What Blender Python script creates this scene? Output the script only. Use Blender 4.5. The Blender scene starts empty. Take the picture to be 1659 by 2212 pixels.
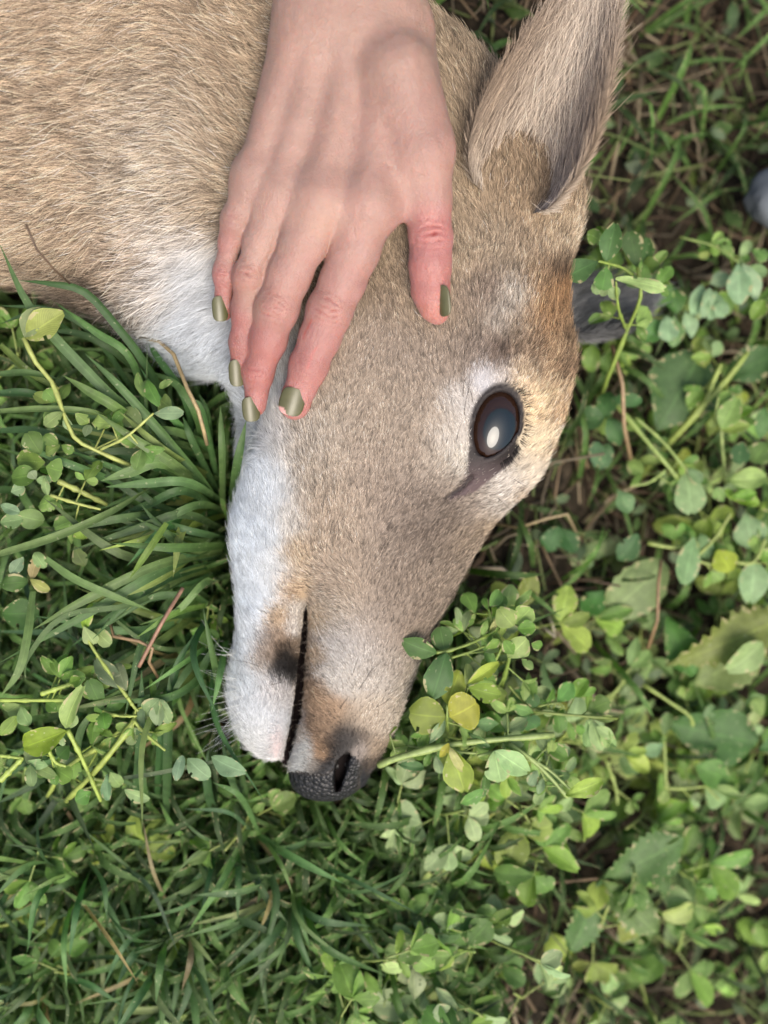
import bpy, math, random
import numpy as np
from mathutils import Vector, Matrix

R = math.radians
rng = np.random.default_rng(7)
random.seed(7)
scene = bpy.context.scene
COL = scene.collection

# ------------------------------------------------------------------ camera, sky, sun, exposure
CAM_H, REF_Z, FRAME_W = 0.55, 0.10, 0.325           # metres: lens height, plane the frame width is measured on
UNIT = 1659.0                                         # photo units across the frame
cam = bpy.data.cameras.new('camera')
cam_ob = bpy.data.objects.new('camera', cam)
COL.objects.link(cam_ob)
cam_ob.location = (0, 0, CAM_H)
cam.sensor_fit = 'HORIZONTAL'
cam.sensor_width = 36.0
cam.lens = 36.0 * (CAM_H - REF_Z) / FRAME_W
cam.clip_start, cam.clip_end = 0.01, 200.0
cam.dof.use_dof = True
cam.dof.focus_distance = CAM_H - 0.090
cam.dof.aperture_fstop = cam.lens / 10.5              # about 10 mm of pupil
scene.camera = cam_ob

world = bpy.data.worlds.new('World')
scene.world = world
world.use_nodes = True
nt = world.node_tree
sky = nt.nodes.new('ShaderNodeTexSky')
sky.sky_type = 'NISHITA'
sky.sun_disc = False
SUN_EL, SUN_ROT = 60.0, 158.0
sky.sun_elevation = R(SUN_EL)
sky.sun_rotation = R(SUN_ROT)
sky.air_density, sky.dust_density, sky.ozone_density = 1.0, 5.0, 0.6
nt.links.new(sky.outputs[0], nt.nodes['Background'].inputs[0])
nt.nodes['Background'].inputs[1].default_value = 0.095
sun = bpy.data.lights.new('sun', 'SUN')
sun_ob = bpy.data.objects.new('sun', sun)
COL.objects.link(sun_ob)
sun.energy, sun.angle, sun.color = 1.5, R(32), (1.0, 0.93, 0.82)
_a, _e = R(SUN_ROT), R(SUN_EL)
_sd = Vector((math.sin(_a) * math.cos(_e), math.cos(_a) * math.cos(_e), math.sin(_e)))
sun_ob.rotation_euler = _sd.to_track_quat('Z', 'Y').to_euler()
sun_ob.location = _sd * 3
vs = scene.view_settings
vs.view_transform, vs.look, vs.exposure, vs.gamma = 'Standard', 'None', 1.36, 1.0
scene.cycles.use_denoising = True
scene.cycles.max_bounces = 8
scene.cycles.transparent_max_bounces = 8

# ------------------------------------------------------------------ helpers
def k_at(z):
    return FRAME_W / UNIT * (CAM_H - z) / (CAM_H - REF_Z)

def at(px, py, z):
    k = k_at(z)
    return np.array([(px - 829.5) * k, (1106.0 - py) * k, z], float)

def to_d(p):
    k = k_at(p[..., 2])
    return np.stack([p[..., 0] / k + 829.5, 1106.0 - p[..., 1] / k], -1)

def lin(c):
    c = np.asarray(c, float) / 255.0
    return np.where(c <= 0.04045, c / 12.92, ((c + 0.055) / 1.055) ** 2.4)

def tag(o, label=None, cat=None, group=None, kind=None):
    if label: o['label'] = label
    if cat: o['category'] = cat
    if group: o['group'] = group
    if kind: o['kind'] = kind
    return o

def empty(name, loc=(0, 0, 0)):
    o = bpy.data.objects.new(name, None)
    o.location = loc
    o.empty_display_size = 0.01
    COL.objects.link(o)
    return o

def link(name, me, mat=None, parent=None):
    o = bpy.data.objects.new(name, me)
    COL.objects.link(o)
    if mat is not None and len(me.materials) == 0:
        me.materials.append(mat)
    if parent is not None:
        o.parent = parent
        o.matrix_parent_inverse = Matrix.Translation(parent.location).inverted()
    return o

def mesh_np(name, V, F, smooth=True, colors=None):
    V = np.ascontiguousarray(V, np.float32); F = np.ascontiguousarray(F, np.int32)
    me = bpy.data.meshes.new(name)
    n = F.shape[1]
    me.vertices.add(len(V)); me.vertices.foreach_set('co', V.ravel())
    me.loops.add(F.size); me.loops.foreach_set('vertex_index', F.ravel())
    me.polygons.add(len(F))
    me.polygons.foreach_set('loop_start', np.arange(0, F.size, n, dtype=np.int32))
    me.polygons.foreach_set('use_smooth', np.full(len(F), smooth))
    me.update(calc_edges=True)
    if colors is not None:
        a = me.attributes.new('col', 'FLOAT_COLOR', 'POINT')
        c = np.ones((len(V), 4), np.float32); c[:, :3] = colors
        a.data.foreach_set('color', c.ravel())
    return me

def shepard(pts, ctrl, vals, sig, chunk=40000):
    """smooth interpolation of control values over photo units"""
    ctrl = np.asarray(ctrl, float); vals = np.asarray(vals, float); sig = np.broadcast_to(np.asarray(sig, float), (len(ctrl),))
    if vals.ndim == 1: vals = vals[:, None]
    out = np.empty((len(pts), vals.shape[1]))
    for i in range(0, len(pts), chunk):
        p = pts[i:i + chunk]
        d2 = ((p[:, None, :] - ctrl[None]) ** 2).sum(-1)
        w = np.exp(-d2 / (2 * sig ** 2)) + 1e-7 / (1 + d2 / 1e4) ** 2
        out[i:i + chunk] = (w @ vals) / w.sum(1, keepdims=True)
    return out

def chaikin(P, n=2):
    P = np.asarray(P, float)
    for _ in range(n):
        Q = np.roll(P, -1, 0)
        P = np.stack([P * .75 + Q * .25, P * .25 + Q * .75], 1).reshape(-1, 2)
    return P

def poly_sdf(P, X, Y):
    d = np.full(X.shape, 1e9); inside = np.zeros(X.shape, bool)
    n = len(P)
    for i in range(n):
        ax, ay = P[i]; bx, by = P[(i + 1) % n]
        ex, ey = bx - ax, by - ay
        L = ex * ex + ey * ey + 1e-20
        t = np.clip(((X - ax) * ex + (Y - ay) * ey) / L, 0, 1)
        d = np.minimum(d, (X - ax - t * ex) ** 2 + (Y - ay - t * ey) ** 2)
        c = ((ay > Y) != (by > Y)) & (X < (bx - ax) * (Y - ay) / (by - ay + 1e-20) + ax)
        inside ^= c
    d = np.sqrt(d)
    return np.where(inside, -d, d)

def seg_dist2(P, X, Y):
    d = np.full(np.shape(X), 1e9); tt = np.zeros(np.shape(X))
    n = len(P) - 1
    for i in range(n):
        ax, ay = P[i]; bx, by = P[i + 1]
        ex, ey = bx - ax, by - ay
        t = np.clip(((X - ax) * ex + (Y - ay) * ey) / (ex * ex + ey * ey), 0, 1)
        q = (X - ax - t * ex) ** 2 + (Y - ay - t * ey) ** 2
        m = q < d
        d = np.where(m, q, d); tt = np.where(m, (i + t) / n, tt)
    return np.sqrt(d), tt

def blur(A, s):
    r = int(3 * s) + 1
    k = np.exp(-np.arange(-r, r + 1) ** 2 / (2 * s * s)); k /= k.sum()
    for ax in (0, 1):
        pad = [(0, 0)] * 2; pad[ax] = (r, r)
        B = np.pad(A, pad, mode='edge'); out = np.zeros_like(A)
        for i, w in enumerate(k):
            sl = [slice(None)] * 2; sl[ax] = slice(i, i + A.shape[ax])
            out += w * B[tuple(sl)]
        A = out
    return A

def poisson(mask, h):
    """solve lap u = -2 inside the mask (coarse to fine)"""
    if min(mask.shape) > 70:
        nx, ny = (mask.shape[0] // 2) * 2, (mask.shape[1] // 2) * 2
        c = poisson(mask[:nx:2, :ny:2], h * 2)
        u = np.zeros(mask.shape)
        up = np.repeat(np.repeat(c, 2, 0), 2, 1)
        u[:up.shape[0], :up.shape[1]] = up
        it = 160
    else:
        u = np.zeros(mask.shape); it = 1800
    m = mask.astype(float); m[0] = m[-1] = 0; m[:, 0] = m[:, -1] = 0
    u *= m
    for _ in range(it):
        v = np.zeros_like(u)
        v[1:-1, 1:-1] = (u[2:, 1:-1] + u[:-2, 1:-1] + u[1:-1, 2:] + u[1:-1, :-2] + 2 * h * h) * .25
        u = v * m
    return u

def inflate(P, X, Y, h):
    """(metres^2) positive inside the outline, exactly zero on it: sqrt of it is a round section"""
    d = poly_sdf(P, X, Y)
    mask = d < 0
    u = poisson(mask, h)
    di = np.maximum(-d, h * .5)
    r = np.where(mask, u / di, 0)
    mm = (mask & (-d > h)).astype(float)
    b, w = blur(r * mm, 2.5), blur(mm, 2.5)
    b2, w2 = blur(r * mm, 14), blur(mm, 14)
    r2 = np.where(w2 > 1e-6, b2 / np.maximum(w2, 1e-6), .02)
    f_ = np.clip(w / .05, 0, 1)
    r1 = np.where(w > 1e-4, b / np.maximum(w, 1e-4), 0) * f_ + r2 * (1 - f_)
    blend = np.clip((-d - 2 * h) / (4 * h), 0, 1)
    rr = r1 * (1 - blend) + r * blend
    return rr * -d, d, r1

def smin(a, b, k):
    h = np.clip(.5 + .5 * (b - a) / k, 0, 1)
    return b + (a - b) * h - k * h * (1 - h)

def surface_nets(F, org, h):
    F = np.ascontiguousarray(F, np.float32)
    nx, ny, nz = F.shape
    s = F < 0
    c = np.zeros((nx - 1, ny - 1, nz - 1), np.int8)
    for i in (0, 1):
        for j in (0, 1):
            for k in (0, 1):
                c += s[i:nx - 1 + i, j:ny - 1 + j, k:nz - 1 + k]
    idx = np.argwhere((c > 0) & (c < 8))
    vid = np.full(c.shape, -1, np.int32); vid[tuple(idx.T)] = np.arange(len(idx))
    pos = np.zeros((len(idx), 3)); cnt = np.zeros(len(idx))
    cs = [(i, j, k) for i in (0, 1) for j in (0, 1) for k in (0, 1)]
    val = {q: F[idx[:, 0] + q[0], idx[:, 1] + q[1], idx[:, 2] + q[2]].astype(float) for q in cs}
    for a in cs:
        for ax in range(3):
            if a[ax]: continue
            b = list(a); b[ax] = 1; b = tuple(b)
            fa, fb = val[a], val[b]
            m = (fa < 0) != (fb < 0)
            t = np.where(m, fa / np.where(m, fa - fb, 1), 0)
            p = np.array(a, float)[None] + np.zeros((len(idx), 1)); p[:, ax] = t
            pos += np.where(m[:, None], p, 0); cnt += m
    V = (idx + pos / cnt[:, None]) * h + org
    quads = []
    for ax in range(3):
        sl0 = [slice(None)] * 3; sl1 = [slice(None)] * 3
        sl0[ax] = slice(0, -1); sl1[ax] = slice(1, None)
        e = s[tuple(sl0)] != s[tuple(sl1)]
        o1, o2 = [a for a in range(3) if a != ax]
        I = np.argwhere(e)
        I = I[(I[:, o1] > 0) & (I[:, o2] > 0) & (I[:, o1] < F.shape[o1] - 1) & (I[:, o2] < F.shape[o2] - 1)]
        def g(a, b):
            J = I.copy(); J[:, o1] -= a; J[:, o2] -= b
            return vid[tuple(J.T)]
        q = np.stack([g(1, 1), g(0, 1), g(0, 0), g(1, 0)], 1)
        flip = ~s[tuple(I.T)]
        if ax == 1: flip = ~flip
        q[flip] = q[flip][:, ::-1]
        quads.append(q)
    return V, np.concatenate(quads)

def vnormals(V, Q):
    T = np.concatenate([Q[:, [0, 1, 2]], Q[:, [0, 2, 3]]])
    n = np.cross(V[T[:, 1]] - V[T[:, 0]], V[T[:, 2]] - V[T[:, 0]])
    N = np.zeros_like(V)
    for i in range(3):
        for a in range(3):
            N[:, a] += np.bincount(T[:, i], n[:, a], len(V))
    return N / (np.linalg.norm(N, axis=1, keepdims=True) + 1e-20)

def vnoise(P, f, seed=0):
    """value noise in [-1, 1]"""
    g = np.random.default_rng(seed).uniform(-1, 1, (32, 32, 32))
    q = np.asarray(P) * f
    i = np.floor(q).astype(int); t = q - i; t = t * t * (3 - 2 * t)
    out = 0
    for a in (0, 1):
        for b in (0, 1):
            for c in (0, 1):
                w = (t[:, 0] if a else 1 - t[:, 0]) * (t[:, 1] if b else 1 - t[:, 1]) * (t[:, 2] if c else 1 - t[:, 2])
                out = out + w * g[(i[:, 0] + a) % 32, (i[:, 1] + b) % 32, (i[:, 2] + c) % 32]
    return out

# ------------------------------------------------------------------ materials
def new_mat(name):
    m = bpy.data.materials.new(name); m.use_nodes = True
    return m, m.node_tree.nodes, m.node_tree.links, m.node_tree.nodes['Principled BSDF']

def mat_attr(name, rough=.6, sss=0, spec=.5, bump=None, coat=0, mul=None):
    m, n, l, b = new_mat(name)
    a = n.new('ShaderNodeAttribute'); a.attribute_name = 'col'
    src = a.outputs['Color']
    if mul:
        scale, amt = mul
        no = n.new('ShaderNodeTexNoise'); no.inputs['Scale'].default_value = scale; no.inputs['Detail'].default_value = 4
        tc = n.new('ShaderNodeTexCoord'); l.new(tc.outputs['Object'], no.inputs['Vector'])
        mr = n.new('ShaderNodeMapRange'); mr.inputs['To Min'].default_value = 1 - amt; mr.inputs['To Max'].default_value = 1 + amt
        l.new(no.outputs['Fac'], mr.inputs['Value'])
        mx = n.new('ShaderNodeMix'); mx.data_type = 'RGBA'; mx.blend_type = 'MULTIPLY'; mx.inputs['Factor'].default_value = 1
        l.new(src, mx.inputs[6]); l.new(mr.outputs[0], mx.inputs[7]); src = mx.outputs[2]
    l.new(src, b.inputs['Base Color'])
    b.inputs['Roughness'].default_value = rough
    b.inputs['Specular IOR Level'].default_value = spec
    b.inputs['Coat Weight'].default_value = coat
    if sss:
        b.inputs['Subsurface Weight'].default_value = 1.0
        b.inputs['Subsurface Radius'].default_value = (1.0, .35, .2)
        b.inputs['Subsurface Scale'].default_value = sss
    if bump:
        kind, scale, dist = bump
        tc = n.new('ShaderNodeTexCoord')
        t = n.new('ShaderNodeTexVoronoi' if kind == 'vor' else 'ShaderNodeTexNoise')
        t.inputs['Scale'].default_value = scale
        l.new(tc.outputs['Object'], t.inputs['Vector'])
        bp = n.new('ShaderNodeBump'); bp.inputs['Distance'].default_value = dist; bp.inputs['Strength'].default_value = 1
        if kind == 'vor':
            bp.invert = True
            l.new(t.outputs['Distance'], bp.inputs['Height'])
        else:
            t.inputs['Detail'].default_value = 5
            l.new(t.outputs['Fac'], bp.inputs['Height'])
        l.new(bp.outputs[0], b.inputs['Normal'])
    return m
# ------------------------------------------------------------------ the deer: one skin grown from outlines and thickness
HEAD = [(700,1741),(745,1735),(784,1708),(803,1672),(820,1645),(842,1608),(864,1558),(886,1490),(906,1430),(927,1388),(952,1338),(987,1268),
 (1022,1203),(1053,1148),(1088,1108),(1128,1073),(1163,1036),(1186,990),(1201,950),(1216,910),(1230,850),(1240,800),(1241,765),(1233,725),
 (1224,680),(1222,620),(1229,570),(1242,530),(1255,490),(1264,440),(1258,380),(1232,320),(1180,270),(1090,250),(980,270),(850,350),
 (740,480),(665,620),(625,740),(600,860),(585,980),(590,1100),(610,1200),(640,1265),(665,1305),(668,1350),(664,1400),(659,1450),(656,1500),(650,1550),(640,1580),
 (629,1620),(621,1650),(618,1682),(628,1714),(658,1734)]
JAW = [(499,1110),(497,1160),(500,1200),(507,1260),(511,1320),(508,1370),(500,1410),(491,1450),(487,1490),(490,1530),(501,1570),(516,1605),
 (540,1631),(566,1648),(590,1653),(609,1643),(619,1615),(630,1560),(639,1500),(643,1460),(648,1420),(652,1370),(657,1330),(662,1300),(720,1220),
 (800,1080),(830,900),(800,740),(720,700),(640,735),(600,800),(562,900),(540,960),(519,1050)]
MOUTH = [(575,1640),(595,1570),(605,1480),(615,1400),(640,1320),(680,1310),(720,1400),(720,1600),(690,1700),(650,1712),(622,1690)]
NECK = [(-700,520),(-200,560),(0,590),(60,603),(130,638),(200,668),(270,703),(320,738),(370,776),(410,799),(450,808),(482,812),(500,850),
 (508,920),(512,1000),(560,1040),(660,980),(800,860),(960,700),(1080,520),(1150,330),(1100,170),(980,60),(780,-60),(400,-260),(-100,-420),(-700,-480)]

H = 0.0014
X0, X1 = at(-480, 0, .06)[0], at(1330, 0, .06)[0]
Y0, Y1 = at(0, 1790, .06)[1], at(0, -330, .06)[1]
gx = np.arange(X0, X1, H); gy = np.arange(Y0, Y1, H); gz = np.arange(-.012, .135, H)
GX, GY = np.meshgrid(gx, gy, indexing='ij')
GD = to_d(np.stack([GX, GY, np.full_like(GX, .085)], -1))       # photo units of each column near the upper skin
GDf = GD.reshape(-1, 2)

def outline(P, z=.058):
    P = chaikin(P)
    return np.array([at(a, b, z)[:2] for a, b in P])

def field(ctrl, sig=130):
    c = np.array([q[:2] for q in ctrl]); v = np.array([q[2] for q in ctrl])
    return shepard(GDf, c, v, sig)[:, 0].reshape(GX.shape)

def bump2(px, py, s, amp):
    return amp * np.exp(-((GD[..., 0] - px) ** 2 + (GD[..., 1] - py) ** 2) / (2 * s * s))

relief = (bump2(1128, 800, 55, .0045) + bump2(1165, 900, 40, .003) + bump2(960, 960, 60, .002) + bump2(800, 820, 110, .003)
          - bump2(1000, 1090, 38, .0030) - bump2(900, 1180, 90, .0025) - bump2(1000, 700, 70, .0025) + bump2(1090, 640, 60, .002)
          + bump2(760, 1440, 60, .003) - bump2(850, 1560, 40, .001) + bump2(690, 1480, 40, .001) + bump2(700, 1660, 40, .002) + bump2(772, 1668, 16, .0022)
          + bump2(560, 1540, 55, .003) - bump2(612, 1440, 26, .003) + bump2(590, 1360, 30, .001) + bump2(715, 1640, 14, .001))

def solid(P, T, zm, k, extra=None):
    u, d, r1 = inflate(outline(P), GX, GY, H)
    s = k * np.sqrt(np.maximum(u, 1e-12))
    h = (s ** -4 + T ** -4) ** -.25
    if extra is not None:
        h = np.maximum(h + extra * np.clip(-d / .008, 0, 1), 1e-6)
    H2 = np.where(u > 0, h * h, k * k * u)
    gxx, gyy = np.gradient(H2, H)
    gm = np.sqrt(gxx ** 2 + gyy ** 2)
    bl = np.clip((-d - H) / (3 * H), 0, 1)
    g2 = (gm * bl + k * k * r1 * (1 - bl)) ** 2
    zz = gz[None, None, :] - zm[..., None]
    den = np.sqrt(4 * zz ** 2 + g2[..., None]) + .006
    F = np.where((d > 0)[..., None], np.sqrt((zz ** 2 / den) ** 2 + (np.maximum(d, 0) ** 2)[..., None]), (zz ** 2 - H2[..., None]) / den)
    return F.astype(np.float32), np.where(u > 0, zm + h, -1)

T_head = field([(1100,600,.055),(1073,918,.057),(800,850,.052),(650,950,.044),(600,1150,.036),(1000,1150,.048),(850,1300,.042),(750,1500,.034),(700,1660,.026),(1150,350,.052),(900,450,.052)])
Z_head = field([(1100,600,.055),(1073,918,.054),(800,850,.054),(600,1150,.054),(850,1300,.052),(750,1500,.050),(700,1660,.050),(1000,400,.055)])
F_head, t_head = solid(HEAD, T_head, Z_head, 1.0, relief)
T_jaw = field([(700,800,.046),(560,1000,.034),(560,1200,.030),(560,1400,.030),(560,1560,.030),(700,1100,.044)])
F_jaw, t_jaw = solid(JAW, T_jaw, Z_head - .001, 1.35, relief)
T_neck = field([(-300,300,.062),(0,300,.060),(300,400,.056),(450,650,.044),(480,800,.030),(510,950,.020),(700,700,.040),(900,300,.052),(200,620,.05)])
Z_neck = field([(-300,300,.056),(0,300,.054),(300,400,.052),(480,800,.044),(510,950,.040),(900,300,.052)])
F_neck, t_neck = solid(NECK, T_neck, Z_neck, .95)
F_mouth, _ = solid(MOUTH, np.full_like(GX, .004), Z_head - .011, .9)

mouth_line = np.array([at(a, b, .075)[:2] for a, b in [(664,1318),(655,1400),(648,1500),(638,1580),(622,1660)]])
d_m, _ = seg_dist2(mouth_line, GX, GY)
K_hj = np.clip((d_m - .002) / .012, .06, 1) * .008
F = smin(F_head, F_jaw, K_hj[..., None].astype(np.float32))
F = smin(F, F_neck, np.float32(.010))
F = smin(F, F_mouth, np.float32(.0005))
top = np.maximum(np.maximum(t_head, t_jaw), t_neck)

def top_z(x, y):
    i = np.clip(np.rint((np.asarray(x) - X0) / H).astype(int), 0, len(gx) - 1)
    j = np.clip(np.rint((np.asarray(y) - Y0) / H).astype(int), 0, len(gy) - 1)
    return top[i, j]

def on_deer(px, py, lift=0.0, z=.10):
    """point on the deer's upper skin seen at a photo position"""
    for _ in range(6):
        p = at(px, py, z); z = .5 * z + .5 * max(float(top_z(p[0], p[1])) + lift, .02)
    return at(px, py, z)

# eye opening, lids, tear groove, nostril
E_C = on_deer(1073, 918)
EA, EB, ET = .0097, .0146, R(-13)                    # half width, half height, lean
def eye_local(x, y):
    dx, dy = x - E_C[0], y - E_C[1]
    c, s = math.cos(ET), math.sin(ET)
    lx, ly = c * dx + s * dy, -s * dx + c * dy
    return lx, ly
def eye_q(x, y):
    lx, ly = eye_local(x, y)
    a = EA * (1 - .22 * np.clip(-ly / EB, 0, 1.3) + 0 * ly)
    lx = lx + .0022 * np.clip(-ly / EB, 0, 1.5)
    return np.sqrt((lx / a) ** 2 + (ly / EB) ** 2)
BALL_RX, BALL_RY, BALL_RZ = .0122, .0176, .0080
_bt = blur(t_head, 5)
_i, _j = int((E_C[0] - X0) / H), int((E_C[1] - Y0) / H)
SLX, SLY = .75 * (_bt[_i + 3, _j] - _bt[_i - 3, _j]) / (6 * H), .75 * (_bt[_i, _j + 3] - _bt[_i, _j - 3]) / (6 * H)
print('eye slope', SLX, SLY)
BALL_C = E_C + np.array([0, 0, .0012 - BALL_RZ])
q = eye_q(GX, GY)
lx, ly = eye_local(GX, GY)
ball_top = BALL_C[2] + BALL_RZ * np.sqrt(np.maximum(1 - (lx / BALL_RX) ** 2 - (ly / BALL_RY) ** 2, .03)) + SLX * (GX - E_C[0]) + SLY * (GY - E_C[1])
d2 = (q - 1) * .010
zz = gz[None, None, :]
near = q < 3
F = F.astype(np.float32)
# blend the surrounding skin towards the ball so that the lids wrap it
lid = np.sqrt((d2 - .0010)[..., None] ** 2 + (zz - (ball_top + .0004)[..., None]) ** 2) - .0019
F = np.where(near[..., None], smin(F, lid.astype(np.float32), np.float32(.0035)), F)
hole = np.maximum(d2[..., None] + .0002, (ball_top - .006)[..., None] - zz)
F = np.where((q < 1.3)[..., None], np.maximum(F, -hole).astype(np.float32), F)
tear = np.array([on_deer(a, b)[:2] for a, b in [(1018,1030),(1000,1052),(982,1064),(962,1079)]])
d_t, t_t = seg_dist2(tear, GX, GY)
tz = top - .0004
f_t = np.sqrt(d_t[..., None] ** 2 + ((zz - tz[..., None]) * .6) ** 2) - (.0013 * (1 - .4 * t_t))[..., None]
F = np.where((d_t < .006)[..., None], np.maximum(F, -f_t).astype(np.float32), F)
nos = np.array([on_deer(a, b)[:2] for a, b in [(752,1632),(738,1652),(732,1680),(728,1708)]])
d_n, t_n = seg_dist2(nos, GX, GY)
wn = .0008 + .0019 * np.sin(np.pi * np.clip(t_n * .92 + .08, 0, 1))
f_n = np.maximum((d_n - wn)[..., None], (top - .010)[..., None] - zz)
F = np.where((d_n < .008)[..., None], -smin(-F, f_n.astype(np.float32), np.float32(.0012)), F).astype(np.float32)

DV, DQ = surface_nets(F, np.array([gx[0], gy[0], gz[0]]), H)
del F_head, F_jaw, F_neck, F_mouth, F
DN = vnormals(DV, DQ)
if (DN[:, 2] * (DV[:, 2] - .055)).sum() < 0:
    DQ = DQ[:, ::-1]; DN = -DN
DD = to_d(DV)

# coat colours over the deer (photo units, sRGB), spread in units
COAT = [(850,900,168,152,134,70),(800,1000,166,150,134,70),(760,800,172,155,136,60),(880,760,158,142,126,60),(940,660,172,152,128,50),(870,620,160,140,116,45),
 (860,1080,150,134,120,55),(910,1150,116,101,88,45),(960,1130,126,110,95,40),(950,1060,150,136,122,40),(900,1260,142,126,110,55),(820,1210,158,142,126,50),(880,1340,144,128,112,45),(1010,1170,160,142,120,35),(960,1270,150,134,116,45),
 (720,1120,178,160,140,50),(740,1240,172,154,134,45),(680,1020,184,170,152,40),(660,950,190,180,168,35),(700,900,182,168,150,40),
 (625,1130,200,196,190,22),(575,1050,212,218,224,38),(550,1150,210,217,224,38),(550,1260,208,215,222,34),(590,1240,205,206,206,25),(535,1380,206,212,218,26),(540,1540,210,214,218,36),(515,1480,210,216,220,26),(560,1610,205,206,206,26),(590,1500,190,186,184,20),(600,950,206,208,210,22),(590,860,212,216,220,25),(635,780,205,206,208,20),
 (640,1200,192,168,136,18),(625,1270,186,156,122,17),(655,1265,190,166,134,15),(645,1318,208,202,194,12),(632,1350,204,198,192,11),(605,1335,176,150,118,14),
 (585,1385,136,112,88,18),(570,1415,128,106,84,15),(612,1428,18,14,11,17),(628,1450,16,12,10,15),(606,1452,24,18,15,12),(620,1412,30,24,18,10),(640,1400,140,122,104,9),(560,1440,180,170,160,12),
 (685,1340,188,164,132,16),(682,1420,182,156,124,14),(680,1500,164,136,106,15),(695,1570,148,122,96,15),(720,1540,164,136,108,18),(690,1620,164,132,100,11),
 (755,1390,190,184,178,34),(740,1450,190,184,176,24),(800,1460,182,174,164,30),(850,1440,164,152,138,28),(800,1540,184,168,148,24),(840,1540,178,166,150,22),(730,1320,178,164,146,25),(800,1350,164,150,136,32),
 (738,1590,34,28,25,16),(752,1575,56,47,40,12),(730,1615,34,28,25,13),(768,1600,44,38,33,11),(785,1590,96,82,70,9),(715,1605,96,78,60,8),(780,1620,160,148,138,10),(810,1620,150,132,112,14),(800,1655,84,72,62,10),(760,1550,150,132,112,14),
 (645,1650,206,206,200,14),(660,1620,206,206,200,10),(650,1590,200,190,176,8),(675,1655,150,140,128,8),
 (700,1700,34,34,36,28),(765,1680,36,38,42,18),(640,1700,34,32,32,16),
 (1190,700,178,140,96,30),(1215,650,160,118,72,22),(1195,590,122,98,74,18),(1185,650,172,136,92,20),(1225,730,120,96,70,16),(1200,780,176,146,110,26),(1225,800,130,104,78,14),
 (1110,640,184,173,158,24),(1085,690,176,164,150,22),(1050,620,146,128,114,24),(1010,650,150,134,120,26),(1000,560,176,156,130,40),(1080,550,172,154,130,35),(1150,530,174,152,124,32),(1220,510,190,168,138,28),(1130,720,166,144,118,22),(1160,610,172,142,106,20),(1080,770,128,108,92,18),(1020,760,150,134,120,25),(1140,765,150,126,100,18),(960,760,158,142,126,35),
 (985,870,204,198,192,22),(970,940,206,198,188,26),(940,900,192,176,158,22),(990,1000,204,198,186,20),(945,1010,186,174,158,22),(1040,815,206,204,206,15),(1085,815,190,182,176,15),(1130,820,206,182,150,22),(1165,880,222,196,158,22),(1165,960,226,210,182,22),(1150,1020,214,202,184,22),(1100,1060,206,198,188,22),(1060,1095,188,178,166,22),(1205,900,184,150,112,18),(1190,980,178,146,108,14),(1120,1080,174,146,112,14),(1050,1145,168,146,118,16),(1010,1110,160,146,132,18),
 (60,500,182,160,132,60),(150,540,172,150,122,50),(240,570,150,130,108,40),(100,580,140,122,100,35),(200,630,112,96,80,26),(300,560,186,168,146,36),(330,640,190,182,172,34),(280,690,120,108,96,22),(370,520,200,190,178,32),(420,580,212,214,216,42),(400,700,212,217,222,36),(460,760,208,214,220,34),(470,620,214,218,222,30),(505,900,205,210,215,25),(520,980,200,206,212,25),
 (100,300,178,156,128,120),(350,350,188,172,150,80),(600,300,176,154,126,120),(900,350,170,150,124,100),(1150,380,172,148,118,60),(-200,300,176,152,124,150)]
_c = np.array([q[:2] for q in COAT]); _v = lin([q[2:5] for q in COAT]); _s = np.array([q[5] for q in COAT], float)
def coat(d): return shepard(d, _c, _v, _s)

NOSEPAD = np.array([(600,1655),(640,1663),(687,1668),(712,1662),(722,1640),(742,1626),(772,1630),(784,1655),(782,1683),(775,1740),(709,1790),(600,1790)], float)
CANTHUS = np.array([(1012,960),(1002,1030),(985,1056),(958,1076),(962,1086),(990,1080),(1030,1062),(1070,1030),(1108,1000),(1126,970),(1110,940),(1040,950)], float)
d_pad = poly_sdf(NOSEPAD, DD[:, 0], DD[:, 1])
d_can = poly_sdf(CANTHUS, DD[:, 0], DD[:, 1])
def lid_mask(d, p):
    qq = eye_q(p[:, 0], p[:, 1])
    return np.clip((1.30 - qq) / .14, 0, 1)
def mouth_mask(p):
    dm, t = seg_dist2(mouth_line, p[:, 0], p[:, 1])
    return dm, t
skin = coat(DD) * .55
m_lid = np.maximum(lid_mask(DD, DV), np.clip(-d_can / 6 + .3, 0, 1))
lid_col = lin((30, 24, 23)) + (lin((70, 56, 56)) - lin((30, 24, 23))) * np.clip((DD[:, 1:2] - 985) / 60, 0, 1)
skin = skin * (1 - m_lid[:, None]) + lid_col * m_lid[:, None]
up = np.clip((DN[:, 2] + .2) / .5, 0, 1)
GAP = np.array([(611,1640),(617,1620),(629,1560),(638,1500),(642,1460),(647,1420),(652,1370),(658,1318),(664,1308),(666,1350),(662,1400),(658,1450),(656,1500),(650,1550),(640,1580),(630,1620),(622,1650),(616,1690),(600,1690)], float)
d_gap = poly_sdf(GAP, DD[:, 0], DD[:, 1])
in_m = np.clip((1 - d_gap) / 2, 0, 1)
skin = skin * (1 - in_m[:, None]) + lin((10, 9, 9)) * in_m[:, None]  # shade of the mouth gap painted into the skin as near-black
lip = .6 * np.exp(-((DD[:, 0] - 596) ** 2 / (2 * 12 ** 2) + (DD[:, 1] - 1612) ** 2 / (2 * 32 ** 2)))
skin = skin * (1 - lip[:, None]) + lin((178, 152, 148)) * lip[:, None]
d_tr, _ = seg_dist2(tear, DV[:, 0], DV[:, 1])
tr_m = np.exp(-(d_tr / .0011) ** 2)[:, None] * .85
skin = skin * (1 - tr_m) + lin((26, 20, 20)) * tr_m
skin_far = DD[:, 0] < -600
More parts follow.
